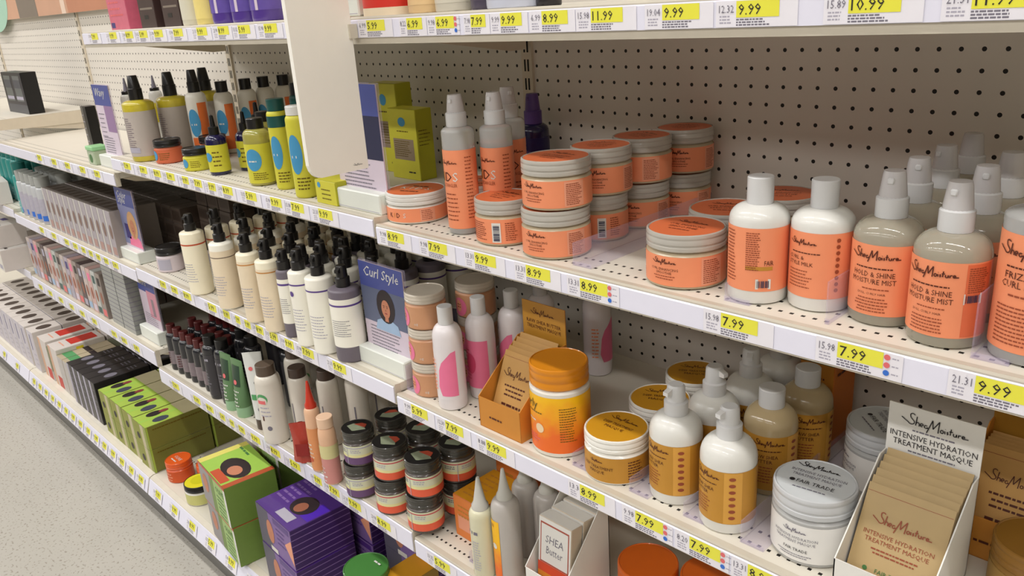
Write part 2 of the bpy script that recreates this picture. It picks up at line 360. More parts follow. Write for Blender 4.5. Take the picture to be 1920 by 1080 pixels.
gB = lambda s: 'price tickets on ' + s
tickets('b1', [(232, 303), (262, 311), (288, 317), (313, 326), (343, 336), (365, 342), (392, 348), (417, 353), (462, 363), (509, 375), (548, 386), (600, 400)], pr, 'small yellow price ticket on the shelf edge under the lime cartons', gB('the lime carton shelf'))
tickets('b2', [(300, 527), (322, 540), (345, 552), (392, 575), (420, 588), (443, 600), (460, 608), (482, 619), (508, 633), (537, 648), (568, 665), (628, 694)], pr, 'small yellow price ticket on the shelf edge under the cream lotion bottles', gB('the lotion bottle shelf'))
tickets('b3', [(322, 709), (362, 735), (386, 752), (411, 768), (430, 782), (446, 793), (470, 812), (508, 837), (545, 863), (590, 893), (617, 912), (656, 942), (710, 981)], pr, 'small yellow price ticket on the shelf edge above the purple and green kits', gB('the low shelf above the kits'))
tickets('b0', [(172, 66), (206, 64), (236, 62), (262, 61), (290, 60), (326, 57), (370, 55), (410, 54), (448, 52), (497, 51)], pr, 'small yellow price ticket on the top shelf edge left of the white blade', gB('the far top shelf'))
tickets('l1', [(70, 292), (97, 299), (122, 306), (150, 314), (177, 322)], pr, 'tiny yellow price ticket on the edge of the nearly empty far shelf', gB('the nearly empty shelf'))
tickets('l2', [(75, 428), (98, 440), (122, 452), (138, 460), (154, 468), (168, 476), (182, 483), (197, 492), (213, 500)], pr, 'tiny yellow price ticket on the far shelf edge under brown topped cartons', gB('the far carton shelf'))
tickets('l3', [(70, 522), (88, 534), (108, 547), (128, 560), (148, 573), (170, 586), (208, 614), (227, 627), (250, 642)], pr, 'tiny yellow price ticket on the low far shelf edge under the pastel cartons', gB('the pastel carton shelf'))
for (xa, xb, gl, gr, n0) in ((X3, X2, 'tiny yellow price ticket on the bottom edge under the lime and black cartons', 'the far bottom shelf', 15), (X2, X1, 'yellow price ticket on the bottom edge left of the green and purple kits', 'the bottom shelf by the kits', 8), (X4, X3, 'tiny yellow price ticket on the bottom edge at the far left', 'the farthest bottom shelf', 6)):
    for i in range(n0):
        x = xa + .04 + i * ((.9 if n0 == 8 else 1.13) / n0)
        o = ticket_mb(.062, pr[i % 5][1], pr[i % 5][0], H=.032).build('price_ticket', smooth=False); o.rotation_euler = (-.29, 0, 0)
        o.location = (x, -.4842, Z4 - .0455); tag(o, gl, 'price ticket', gB(gr))

# ---------------------------------------------------------------- hanging blade on the top shelf edge
b = MB(); b.prism([(-.386, 1.159), (-.470, 1.159), (-.4765, 1.1605), (-.482, 1.1645), (-.4865, 1.171), (-.489, 1.180), (-.489, 1.75), (-.386, 1.75)], -.036, -.027, 'x', M('blade_cream', (246, 243, 234), .45, .02))
r = root('aisle_blade'); tag(r, 'tall blank cream blade with a rounded corner jutting from the top shelf edge', 'sign'); part(b, 'blade', r, smooth=False)
b = MB(); mp = right(-.027, -.405, 1.166); b.script(lambda u, w, off: mp(-u, w, off) if False else mp(u, w, off), .0, .0, .0038, m_ink, .0004); part(b, 'small_print', r, smooth=False)
b = MB(); b.box(-.040, -.023, -.392, -.3785, 1.352, 1.372, m_rail); part(b, 'clip', r, smooth=False)

# ---------------------------------------------------------------- product builders
def jar(name, R, H, lh, body, lab, lid, disc=None, art=None, lidart=None, lz=(.006, None), lidR=None, cat='jar', shoulder=.003, ripple=0, lidgap=.002, seg=36):
    r = root(name); lR = lidR or R; zb = H - lh - lidgap
    b = MB(); b.lathe([(0, 0), (R * .9, 0), (R * .985, .002), (R, .006), (R, zb - shoulder), (R - shoulder, zb), (R * .9, zb + .001), (R * .9, H - lh + .002), (0, H - lh + .002)], body, seg); part(b, 'body', r)
    z0, z1 = lz[0], (lz[1] or zb - shoulder - .001)
    b = MB(); b.lathe([(R + .0003, z0), (R + .0003, z1)], lab, 40)
    if art: art(b, cyl(R + .0003, 0, z0), z1 - z0, R)
    part(b, 'label', r)
    b = MB(); e = H - lh
    b.lathe([(0, e), (lR * .97, e), (lR, e + .0015), (lR, e + lh * .26), (lR * .978, e + lh * .30), (lR * .978, e + lh * .38), (lR, e + lh * .42), (lR, e + lh * .66), (lR * .988, e + lh * .70), (lR * .988, e + lh * .74), (lR, e + lh * .78), (lR, H - .003), (lR * .985, H - .0008), (lR * .95, H), (lR * .93, H - .0012), (0, H - .0012)], lid, seg * 2 if ripple else seg, ripple=ripple)
    lo = part(b, 'lid', r)
    if disc:
        b = MB(); b.lathe([(lR * .925, H - .0009), (0, H - .0009)], disc, 36)
        b2 = MB(); b2.add([v for v in b.v], [tuple(reversed(f)) for f in b.f], disc)
        if lidart: lidart(b2, topm(H - .0009), lR)
        part(b2, 'lid_label', lo, smooth=False)
    return Proto(r, cat)
def shoulder(R, rn, z0, z1, n=7): return [(rn + (R - rn) * math.cos(pi / 2 * i / n) , z0 + (z1 - z0) * math.sin(pi / 2 * i / n)) for i in range(n + 1)]
def bottle(name, R, hb, hs, rn, body, lab=None, lz=(.01, None), art=None, cap='flip', capm=None, H=None, base=.004, labR=0, cat='bottle', seg=32, capR=None, liquid=None, sx=1, sy=1, stripe=None):
    r = root(name); H = H or hs + .03
    prof = [(0, 0), (R * .86, 0), (R * .97, base * .5), (R, base * 1.6)] + shoulder(R, rn, hb, hs) + [(rn, hs + .004), (0, hs + .004)]
    b = MB(); b.lathe(prof, body, seg, sx=sx, sy=sy); part(b, 'body', r)
    if liquid:
        b = MB(); q = .0018; b.lathe([(0, q), (R * .86 - q, q), (R - q, base * 2)] + shoulder(R - q, rn, hb, hs - .004)[:-2] + [(0, hs - .012)], liquid, seg, sx=sx, sy=sy); part(b, 'liquid', r)
    if lab:
        z0, z1 = lz[0], lz[1] or hb - .002
        b = MB(); b.lathe([(R + .0004, z0), (R + .0004, z1)], lab, 40, sx=sx, sy=sy)
        if stripe:
            for (a, c, mm) in stripe: b.lathe([(R + .0007, a), (R + .0007, c)], mm, 40, sx=sx, sy=sy)
        if art:
            cm = cyl(R + .0004, 0, z0)
            def mp(u, w_, off): p = cm(u, w_, off); return (p[0] * sx, p[1] * sy, p[2])
            art(b, mp, z1 - z0, R)
        part(b, 'label', r)
    cm = capm or m_white; k = hs; cR = capR or rn * 1.25
    if cap == 'flip':
        b = MB(); b.lathe([(0, k), (cR * .98, k), (cR, k + .001), (cR, k + .006), (cR * .99, k + .0065), (cR * 1.0, k + .007), (cR * .95, H - .001), (cR * .9, H), (0, H)], cm, 26); part(b, 'cap', r)
    elif cap == 'disc':
        b = MB(); b.lathe([(0, k), (cR, k), (cR, H - .001), (cR - .001, H), (0, H)], cm, 24); part(b, 'cap', r)
    elif cap == 'spray':
        b = MB(); c1 = k + (H - k) * .42
        b.lathe([(0, k), (cR, k), (cR, c1), (cR * .8, c1 + .002), (0, c1 + .002)], m_capw if cm is m_cap else cm, 44, ripple=-.03); co = part(b, 'collar', r)
        b = MB(); b.lathe([(cR * .42, c1), (cR * .42, H - .014), (cR * .5, H - .012), (cR * .5, H - .004), (0, H - .003)], m_capw if cm is m_cap else cm, 20)
        b.box(-.003, .003, -cR * .85, 0, H - .0115, H - .0055, m_capw if cm is m_cap else cm, .001); part(b, 'nozzle', r)
        b = MB(); b.lathe([(cR * .86, c1 - .001), (cR * .84, c1 + .004), (cR * .70, H - .004), (cR * .64, H), (0, H + .0004)], cm, 28); part(b, 'overcap', r)
    elif cap == 'pump':
        b = MB(); b.lathe([(0, k), (cR, k), (cR, k + .014), (cR * .9, k + .0155), (cR * .42, k + .0165), (cR * .40, H - .012), (0, H - .012)], cm, 26); part(b, 'collar', r)
        b = MB(); b.lathe([(0, H - .013), (cR * .62, H - .013), (cR * .66, H - .002), (cR * .55, H), (0, H)], cm, 20)
        b.prism([(-cR * .5, H - .0015), (-cR * 2.1, H - .006), (-cR * 2.3, H - .011), (-cR * 2.1, H - .0115), (-cR * .5, H - .0085)], -.0035, .0035, 'x', cm); part(b, 'pump_head', r)
    elif cap == 'nozzle':
        b = MB(); b.lathe([(cR, k - .001), (cR, k + .006), (cR * .75, k + .012), (cR * .42, H - .02), (cR * .25, H - .004), (cR * .18, H), (0, H)], cm, 24); part(b, 'nozzle_cap', r)
    elif cap == 'dropper':
        b = MB(); b.lathe([(0, k), (cR, k), (cR, k + .016), (cR * .5, k + .018), (cR * .42, H - .012), (cR * .34, H - .002), (0, H)], cm, 22); part(b, 'dropper', r)
    elif cap == 'mist':
        b = MB(); b.lathe([(0, k), (cR, k), (cR, k + (H - k) * .45), (cR * .9, k + (H - k) * .47), (cR * .68, H - .002), (cR * .6, H), (0, H)], cm, 26); part(b, 'mist_cap', r)
    elif cap == 'treatment':      # stubby tapered pump with its head sloping back
        b = MB(); b.lathe([(0, k), (cR, k), (cR, k + (H - k) * .42), (cR * .8, k + (H - k) * .46), (cR * .74, H - .003), (cR * .6, H), (0, H)], cm, 26); 
        b.prism([(-cR * .4, H - .001), (-cR * 1.25, H - .006), (-cR * 1.25, H - .011), (-cR * .4, H - .012)], -.004, .004, 'x', cm); part(b, 'pump', r)
    return Proto(r, cat)
def carton(name, W_, D_, H, mats, arts=None, cat='box', bev=.0012):
    """mats: front, side, top ; arts: dict face -> fn(mb, mp, w, h)"""
    r = root(name); b = MB(); f, s_, t = mats
    b.box(-W_ / 2, W_ / 2, -D_ / 2, D_ / 2, 0, H, s_, bev)
    F_ = front(-D_ / 2 - .0001, -W_ / 2); T_ = topm(H + .0001, -W_ / 2, -D_ / 2); R_ = right(W_ / 2 + .0001, -D_ / 2); L_ = leftf(-W_ / 2 - .0001, D_ / 2)
    e = .0008
    b.rect(F_, e, W_ - e, e, H - e, f, .0001); b.rect(T_, e, W_ - e, e, D_ - e, t, .0001)
    part(b, 'box_body', r, smooth=False)
    if arts:
        for k, (mp, a, c) in {'front': (F_, W_, H), 'top': (T_, W_, D_), 'right': (R_, D_, H), 'left': (L_, D_, H)}.items():
            if k in arts: b = MB(); arts[k](b, mp, a, c); part(b, k + '_print', r, smooth=False)
    return Proto(r, cat)

m_skin = M('print_skin', (196, 128, 98), .45, .1, 60); m_skin2 = M('print_skin_dark', (150, 92, 70), .45, .1, 60); m_hair = M('print_hair', (42, 30, 34), .45, .2, 90)
def portrait(b, mp, u, w, s, shirt, hair=None, skin=None):
    hair = hair or m_hair; skin = skin or m_skin
    b.poly(mp, [(u - s * .5, w - s * .62), (u + s * .5, w - s * .62), (u + s * .42, w - s * .38), (u + s * .12, w - s * .26), (u - s * .12, w - s * .26), (u - s * .42, w - s * .38)], shirt, .0006)
    b.disc(mp, u, w + s * .04, s * .36, hair, .0008, 22, s * .43)
    b.poly(mp, [(u - s * .07, w - s * .34), (u + s * .07, w - s * .34), (u + s * .07, w - s * .1), (u - s * .07, w - s * .1)], skin, .0010)
    b.disc(mp, u, w - s * .02, s * .17, skin, .0012, 22, s * .235)
    for q in (-1, 1): b.disc(mp, u + q * s * .065, w + s * .02, s * .022, hair, .0014, 8, s * .012); b.rect(mp, u + q * s * .065 - s * .035, u + q * s * .065 + s * .035, w + s * .055, w + s * .068, hair, .0014)
    b.disc(mp, u, w - s * .13, s * .055, M('print_lips', (150, 52, 58), .4), .0014, 12, s * .018)
    b.disc(mp, u, w - s * .05, s * .02, m_skin2, .0014, 8, s * .025)

# coral family ---------------------------------------------------------------
def art_smooth(b, mp, h, R):
    b.script(mp, 0, h * .72, h * .2, m_brown, t=.0009)
    b.text(mp, 'CURL ENHANCING', 0, h * .52, h * .085, m_brown, align='c', maxw=R * 1.1); b.text(mp, 'SMOOTHIE', 0, h * .40, h * .085, m_brown, align='c', maxw=R * .75)
    b.scrib(mp, 0, h * .31, R * .6, h * .03, m_brownr, align='c'); b.scrib(mp, 0, h * .22, R * .5, h * .03, m_brownr, align='c')
    b.rect(mp, R * .95, R * 1.55, h * .04, h * .96, m_coral2, .0003, 6)
    b.lines(mp, R * 1.0, h * .85, R * .5, h * .03, 12, h * .068, m_brownr)
    b.lines(mp, -R * 1.5, h * .85, R * .5, h * .03, 10, h * .075, m_brownr)
def lid_smooth(b, mp, R):
    b.script(mp, 0, R * .26, R * .2, m_brown, t=.0009); b.text(mp, 'CURL ENHANCING', 0, 0, R * .12, m_brown, align='c', maxw=R); b.text(mp, 'SMOOTHIE', 0, -R * .2, R * .12, m_brown, align='c', maxw=R)
    b.scrib(mp, 0, -R * .36, R * .6, R * .05, m_brownr, align='c')
m_jarb = M('jar_cream', (214, 196, 164), .25, .03, trans=.25); m_jarlid = M('jar_lid_silvery', (205, 200, 190), .22, .03, trans=.25, coat=.4)
JR = jar('coral_jar', .047, .0655, .0205, m_jarb, m_coral, m_jarlid, m_lidcor, art_smooth, lid_smooth, lz=(.0045, .040))
def art_bar(b, mp, h, R):
    b.barcode(mp, R * .35, h * .06, R * .3, h * .8, vertical=True); b.lines(mp, -R * .8, h * .82, R * .95, h * .035, 9, h * .085, m_brownr); b.lines(mp, R * .8, h * .82, R * .4, h * .035, 9, h * .085, m_brownr)
JB = jar('coral_jar', .0435, .0655, .0205, m_jarb, m_coral, m_jarlid, m_lidcor, art_bar, lid_smooth, lz=(.0045, .040))
def art_kidj(b, mp, h, R):
    b.text(mp, 'K', -R * .42, h * .34, h * .36, m_brown); b.text(mp, 'I', -R * .22, h * .34, h * .36, m_gold); b.text(mp, 'D', -R * .12, h * .34, h * .36, m_brown); b.text(mp, 'S', R * .14, h * .34, h * .36, m_white)
    b.rect(mp, R * .7, R * 1.2, h * .02, h * .98, m_coral2, .0003, 6); b.lines(mp, R * .74, h * .8, R * .4, h * .05, 6, h * .13, m_brownr)
def lid_kid(b, mp, R): b.text(mp, 'K I D S', 0, -R * .1, R * .3, m_white, align='c', maxw=R * 1.1); b.scrib(mp, 0, R * .3, R * .6, R * .07, m_brown, align='c'); b.scrib(mp, 0, -R * .4, R * .7, R * .07, m_brown, align='c')
JK = jar('coral_jar', .050, .0485, .0185, m_offw, m_coral, M('lid_white', (222, 220, 214), .3, coat=.2), m_lidcor, art_kidj, lid_kid, lz=(.004, .026))
def art_kids(b, mp, h, R):
    b.script(mp, -R * .1, h * .82, h * .055, m_brown, t=.0008)
    [b.text(mp, q, R * u, h * .61, h * .12, mm) for q, u, mm in (('K', -1.05, m_brown), ('I', -.62, m_gold), ('D', -.42, m_brown), ('S', .16, m_white))]
    b.text(mp, 'DETANGLER', -R * .15, h * .54, h * .045, m_brownr, align='c', maxw=R * 1.1); b.lines(mp, -R * .5, h * .44, R * 1.0, h * .014, 7, h * .055, m_brownr)
    b.lines(mp, R * .95, h * .9, R * .5, h * .012, 18, h * .045, m_brownr)
SK = bottle('slim_spray_bottle', .0245, .152, .160, .012, m_clearw, m_coral, (.010, .128), art_kids, 'spray', m_cap, .205, capR=.0155)
def art_milk(b, mp, h, R):
    b.script(mp, -R * .1, h * .80, h * .10, m_brown, t=.0009); b.scrib(mp, -R * .5, h * .68, R * 1.0, h * .016, m_brown)
    b.text(mp, 'CURL &', -R * .62, h * .58, h * .06, m_brown); b.text(mp, 'STYLE MILK', -R * .62, h * .49, h * .06, m_brown, maxw=R * 1.1)
    b.lines(mp, -R * .6, h * .40, R * .9, h * .015, 6, h * .05, m_brownr)
    for i in range(9): b.disc(mp, R * 1.05, h * (.9 - i * .095), R * .07, m_brownr, .0006, 8); 
def art_milkb(b, mp, h, R):
    b.text(mp, 'FAIR', R * .72, h * .42, h * .08, m_brown, maxw=R * .3)
    b.lines(mp, -R * .75, h * .92, R * .5, h * .018, 16, h * .052, m_brownr); b.lines(mp, R * .1, h * .92, R * .5, h * .014, 18, h * .034, m_brownr); b.barcode(mp, R * .45, h * .04, R * .5, h * .16)
    b.rect(mp, R * .1, R * 1.0, h * .34, h * .4, m_gold, .0003, 5)
MK1 = bottle('milk_bottle', .032, .090, .107, .0125, m_white, m_coral, (.016, .086), art_milkb, 'disc', m_capw, .136, capR=.014)
MK2 = bottle('milk_bottle', .032, .090, .107, .0125, m_white, m_coral, (.016, .086), art_milk, 'disc', m_capw, .136, capR=.014)
def mk_mist(bar):
    def art(b, mp, h, R):
        b.script(mp, -.004, h * .78, h * .155, m_brown, t=.0011); b.scrib(mp, -.004, h * .67, R * 1.1, h * .018, m_brown, align='c')
        b.text(mp, 'HOLD & SHINE', -.004, h * .555, h * .075, m_brown, align='c', maxw=R * 1.25); b.text(mp, 'MOISTURE MIST', -.004, h * .455, h * .075, m_brown, align='c', maxw=R * 1.35)
        b.scrib(mp, 0, h * .375, R * .8, h * .016, m_brownr, align='c')
        b.text(mp, 'DULL, CURLY HAIR', -.004, h * .30, h * .032, m_brown, align='c', maxw=R * .95)
        b.lines(mp, -.004, h * .235, R * 1.1, h * .016, 5, h * .045, m_brownr, 'c')
        if bar: b.rect(mp, R * .82, R * 1.6, h * .02, h * .98, M('coral_side', (222, 110, 70), .42), .0002, 8); b.lines(mp, R * .88, h * .92, R * .6, h * .014, 12, h * .028, m_brownr); b.barcode(mp, R * .80, h * .46, R * .52, h * .14)
        else: b.lines(mp, R * 1.0, h * .92, R * .5, h * .014, 22, h * .04, m_brownr)
    return bottle('mist_spray_bottle', .033, .086, .106, .0125, m_clear, m_coral, (.012, .084), art, 'spray', m_cap, .151, capR=.0152)
MI1, MI2 = mk_mist(False), mk_mist(True)
def art_mousse(b, mp, h, R):
    b.script(mp, -.002, h * .80, h * .13, m_brown, t=.0012); b.scrib(mp, 0, h * .72, R * 1.2, h * .014, m_brown, align='c')
    b.text(mp, 'FRIZZ-FREE', 0, h * .63, h * .06, m_brown, align='c', maxw=R * 1.25); b.text(mp, 'CURL MOUSSE', 0, h * .555, h * .06, m_brown, align='c', maxw=R * 1.35)
    b.scrib(mp, 0, h * .48, R * .9, h * .016, m_brownr, align='c'); b.lines(mp, -R * .75, h * .38, R * 1.4, h * .013, 10, h * .035, m_brownr)
MO = bottle('foam_pump_bottle', .0355, .128, .134, .018, m_clearw, m_coral, (.012, .117), art_mousse, 'none', None, .19)
b = MB(); b.lathe([(0, .134), (.020, .134), (.021, .136), (.0185, .160), (.016, .163), (.0, .163)], m_white, 28); part(b, 'collar', MO.r)
b = MB(); b.lathe([(.0155, .160), (.0135, .198), (.0125, .2), (0, .2)], M('lilac_cap', (190, 182, 205), .2, trans=.3), 24); part(b, 'overcap', MO.r)

A1 = ZA1
JK.put(foot(786, 421, A1, .050), 'flat coral jar with white lid at the left end, beside the white sign stand', rz=.3)
p = foot(786, 421, A1, .050); JK.put((p.x + .048, p.y + .092, A1), 'flat coral jar half hidden behind the front slim spray bottle', rz=.5)
SK.put(foot(874, 441, A1, .0245), 'slim coral labelled spray bottle, front one of three', rz=.2)
p = at(920, 173, A1 + .205); SK.put((p.x, p.y + .004, A1), 'slim coral labelled spray bottle, middle one of three', rz=.2)
p = aty(955, 250, -.222); SK.put((p.x, p.y, A1), 'slim coral labelled spray bottle, rearmost of three', rz=1.2)
JB.put(foot(951, 463, A1, .0435), 'coral jar with an upright barcode, left of the stack of coral jars')
p = foot(1046, 489, A1, .047); g = (p.x, p.y)
c0 = [(g[0], g[1]), (g[0] + .001, g[1] + .092), (g[0] + .006, g[1] + .180), (g[0] + .022, g[1] + .266)]
rowname = ['front', 'second', 'third', 'rearmost']
for i, (x, y) in enumerate(c0):
    jj = JB if i == 1 else JR
    jj.put((x, y, A1), 'lower coral jar of the %s two-jar stack' % rowname[i], rz=(.1, .25, .3, .2)[i], sc_=1 if i == 0 else (.92, .92, 1))
    JR.put((x + .002, y + .003, A1 + .0660), 'upper coral jar of the %s two-jar stack' % rowname[i], rz=(.0, .5, -.3, .4)[i], sc_=1 if i == 0 else (.92, .92, 1))
JR.put(foot(1286, 546, A1, .047), 'large coral jar with cream lid rim, standing alone left of the white bottles', rz=.02)
for (px, py, t) in ((1362, 387, 'coral jar with orange lid right behind the lone coral jar'), (1467, 361, 'coral jar seen between the two white bottles, near the back panel')):
    p = at(px, py, A1 + .0655); JR.put((p.x, p.y, A1), t, rz=.4)
MK1.put(foot(1418, 573, A1, .032), 'white bottle with coral label and small barcode, left of the pair with milky caps')
MK2.put(foot(1533, 588, A1, .032), 'white bottle with coral label, right of the pair with milky caps', rz=-.1)
p1 = foot(1651, 616, A1, .034); p2 = foot(1764, 657, A1, .034)
MI1.put(p1, 'clear spray bottle with coral label, the front left one beside the white bottles', rz=.12)
MI2.put(p2, 'clear spray bottle with coral label and a barcode, the front right one', rz=-.1)
for i, y in enumerate((-.230, -.154, -.070)):
    MI1.put((.732, y, A1), 'clear spray bottle in the left file, %s behind the front one' % ('first', 'second', 'third')[i], rz=(.3, -.4, 2.6)[i])
    MI1.put((.799, y - .012, A1), 'clear spray bottle in the right file, %s behind the one with a barcode' % ('first', 'second', 'third')[i], rz=(.2, 2.9, -.5)[i])
MO.put((.873, -.314, A1), 'tall coral labelled foam bottle with white collar at the right photo edge', rz=-.05)
m_navy = M('navy_plastic', (24, 20, 66), .2, .05, coat=.6); m_purp = M('purple_cap', (88, 62, 130), .35)
PS = bottle('purple_spray_bottle', .0275, .104, .118, .013, m_navy, M('navy_label', (34, 26, 80), .3), (.01, .095), lambda b, mp, h, R: (b.rect(mp, -R * .3, R * .3, h * .2, h * .3, m_purp, .0004, 4), b.scrib(mp, 0, h * .7, R, h * .03, m_purp, align='c')), 'spray', m_purp, .170, capR=.016)
PS.put((.002, -.045, A1), 'dark purple spray bottle standing alone by the slotted post', sc_=1.0)

def divider(x, y0, y1, z, h, label, foot_w=.038):
    mt = M('tinted_clear', (206, 194, 222), .1, .02, alpha=.17)
    r = root('shelf_divider'); tag(r, label, 'divider'); r.location = (x, y0, z)
    b = MB(); b.box(-.0008, .0008, 0, y1 - y0, .0012, h, mt); part(b, 'fin', r, smooth=False)
    b = MB(); b.box(-.001, foot_w, 0, y1 - y0, .0002, .0012, mt); b.box(-.001, foot_w, -.0012, 0, .0002, .006, mt); part(b, 'foot', r, smooth=False)
for i, (x, z, h, t) in enumerate(((.7006, A1, .045, 'between the white bottles and the clear spray bottles'), (.836, A1, .06, 'left of the tall foam bottle'), (.362, A1, .03, 'right of the front coral jar stack'), (.585, A1, .02, 'between the lone coral jar and the white bottles'), (-.0415, ZA2, .045, 'left of the pink oval jars'), (.345, ZA2, .02, 'right of the tall orange jar'),
        (.447, ZA2, .02, 'between the low gold jar and the left pump bottle'), (.533, ZA2, .02, 'between the two front pump bottles'), (.6145, ZA2, .03, 'right of the front pump bottle'), (.086, ZA3, .02, 'between the orange carton and the nozzle bottle'))):
    divider(x, -.352, -.03, z, h, 'clear lilac tinted shelf divider ' + t, .0035 if x == .7006 else .03)

# ---------------------------------------------------------------- second shelf of the nearest bay
A2 = ZA2
m_peach = M('peach_jar', (214, 158, 118), .3, .05, trans=.15); m_pink = M('print_pink', (236, 120, 158), .42, .06); m_pinkd = M('print_pink_dark', (205, 70, 110), .42)
def art_oval(b, mp, h, R):
    b.disc(mp, -R * .35, h * .45, R * .42, m_pink, .0005, 24, h * .46); b.disc(mp, -R * .42, h * .5, R * .2, m_coral2, .0008, 18, h * .3)
    b.scrib(mp, -R * .52, h * .55, R * .24, h * .06, m_brownr, .0010); b.scrib(mp, -R * .52, h * .42, R * .24, h * .06, m_brownr, .0010); b.text(mp, 'oz', R * .35, h * .15, h * .16, m_white)
PJ = jar('oval_print_jar', .0345, .062, .016, m_peach, m_peach, M('jar_lid_cream', (216, 206, 190), .25, trans=.15, coat=.3), None, art_oval, lz=(.004, None))
for i in range(3): PJ.put((-.004, -.322, A2 + i * .0624), 'peach jar with pink oval print, %s of the three-jar stack beside the sign' % ('bottom', 'middle', 'top')[i], rz=(.1, .0, -.1)[i])
for i in range(3):
    p = at(862, 522, A2 + .187); PJ.put((.025, -.235, A2 + i * .0624), 'peach jar with pink oval print, %s of the shaded stack behind the pink bottles' % ('bottom', 'middle', 'top')[i], rz=.3)
m_pkw = M('pinkwhite_bottle', (228, 222, 224), .3, .02, coat=.3)
def art_curve(q):
    def art(b, mp, h, R):
        if q: b.poly(mp, [(R * .1, h * .08), (R * 1.25, h * .08), (R * 1.25, h * .95), (R * .9, h * .92), (R * .2, h * .72), (-R * .1, h * .5), (-R * .12, h * .25)], m_pink, .0005)
        else: b.rect(mp, -R * 1.0, R * 1.3, h * .02, h * .95, m_pink, .0005, 14); b.disc(mp, 0, h * .5, R * .4, m_pinkd, .0012, 18, h * .2)
        for i in range(9): b.scrib(mp, -R * .7 if q else -R * .5, h * (.75 - i * .07), R * .5, h * .025, m_coral if q else m_pinkd, .0016)
    return art
PB1 = bottle('pink_white_bottle', .0245, .125, .148, .0105, m_pkw, m_pkw, (.02, .112), art_curve(True), 'disc', m_capw, .178, capR=.0125)
PB2 = bottle('pink_white_bottle', .0245, .125, .148, .0105, m_pkw, m_pkw, (.02, .112), art_curve(False), 'disc', m_capw, .178, capR=.0125)
PB1.put(foot(852, 771, A2, .0245), 'white bottle with one pink curved patch, front one beside the oval jars', rz=.1)
PB2.put((.078, -.277, A2), 'mostly pink bottle with white cap, middle one behind the front white bottle', rz=.0)
PB1.put((.100, -.222, A2), 'white and pink bottle standing just left of the orange sachet tray', rz=-.5)
PB2.put((.098, -.150, A2), 'shaded pink and white bottle behind the sachet tray, left of its raised header', rz=.6)
PB1.put((.175, -.090, A2), 'shaded white bottle with crimson print at the back, right of the raised orange header', rz=1.0)

def tray(name, W_, D_, hf, hb, ht, mat, matin, header, sachets, mats_s, art_s, frontart=None, sideart=None, lean=.30, n=6):
    """card display tray open to the front: low front wall, rising sides, tall printed header"""
    r = root(name); t = .0014; b = MB()
    b.box(-W_ / 2, W_ / 2, 0, t, 0, hf, mat); b.box(-W_ / 2, W_ / 2, 0, D_, 0, t, mat)
    for s_ in (-1, 1):
        x = s_ * W_ / 2; b.prism([(0, 0), (D_, 0), (D_, hb), (D_ * .85, hb), (0, hf)], min(x, x - s_ * t), max(x, x - s_ * t), 'x', mat)
    part(b, 'tray_body', r, smooth=False)
    b = MB(); b.box(-W_ / 2, W_ / 2, D_ - t, D_, t, ht, mat); header(b, front(D_ - t, -W_ / 2, 0), W_, ht, hb); part(b, 'header_card', r, smooth=False)
    if frontart or sideart:
        b = MB()
        if frontart: frontart(b, front(0, -W_ / 2), W_, hf)
        if sideart: sideart(b, leftf(-W_ / 2, D_), D_, hf)
        part(b, 'front_print', r, smooth=False)
    return Proto(r, 'display tray')
def sachet(W_, H, mat, art):
    r = root('sachet'); b = MB(); w2 = W_ / 2; V = []; nx, nz = 8, 10
    for s_ in (-1, 1):
        for j in range(nz + 1):
            for i in range(nx + 1):
                u = -1 + 2 * i / nx; v = -1 + 2 * j / nz; d = .0035 * max(0, (1 - u ** 4)) * max(0, (1 - v ** 4)) ** .8 + .0003
                V.append((u * w2, s_ * d, (v + 1) / 2 * H))
    k = (nx + 1) * (nz + 1); Fc = []
    for j in range(nz):
        for i in range(nx):
            a = j * (nx + 1) + i; Fc.append((a, a + 1, a + nx + 2, a + nx + 1)); a += k; Fc.append((a, a + nx + 1, a + nx + 2, a + 1))
    b.add(V, Fc, mat)
    def mp(u, w_, off):
        q = max(-1, min(1, u / w2)); v = max(-1, min(1, w_ / H * 2 - 1)); d = .0035 * max(0, (1 - q ** 4)) * max(0, (1 - v ** 4)) ** .8 + .0003
        return (u, -d - off, w_)
    part(b, 'pouch', r); b = MB(); b.rect(mp, -w2 + .001, w2 - .001, H - .009, H - .0085, m_brownr, .0003, 8); art(b, mp, W_, H); part(b, 'print', r)
    return Proto(r, 'sachet')
def head_white(b, mp, W_, ht, hb):
    H = ht - hb
    b.script(mp, W_ * .5, hb + H * .60, H * .26, m_ink, t=.0011); b.scrib(mp, W_ * .5, hb + H * .52, W_ * .45, H * .03, m_grey, align='c')
    b.text(mp, 'INTENSIVE HYDRATION', W_ * .5, hb + H * .34, H * .12, m_ink, align='c', maxw=W_ * .92); b.text(mp, 'TREATMENT MASQUE', W_ * .5, hb + H * .18, H * .12, m_ink, align='c', maxw=W_ * .84)
    b.scrib(mp, W_ * .5, hb + H * .08, W_ * .5, H * .03, m_grey, align='c')
m_kraft = M('kraft_sachet', (186, 160, 114), .6, .05); m_green = M('print_green', (70, 118, 66), .45)
def art_sach(b, mp, W_, H):
    b.script(mp, 0, H * .64, H * .12, m_brownr, t=.0011)
    b.text(mp, 'INTENSIVE HYDRATION', 0, H * .54, H * .042, m_brownr, align='c', maxw=W_ * .82); b.text(mp, 'TREATMENT MASQUE', 0, H * .48, H * .042, m_brownr, align='c', maxw=W_ * .74)
    b.lines(mp, 0, H * .42, W_ * .6, H * .014, 2, H * .035, m_brownr, 'c'); b.text(mp, 'FAIR TRADE', .003, H * .22, H * .04, m_green, align='c', maxw=W_ * .42); b.disc(mp, -W_ * .28, H * .235, H * .022, m_green)
    b.scrib(mp, 0, H * .12, W_ * .25, H * .02, m_brownr, align='c')
m_wcard = M('white_card', (232, 230, 224), .5, .02)
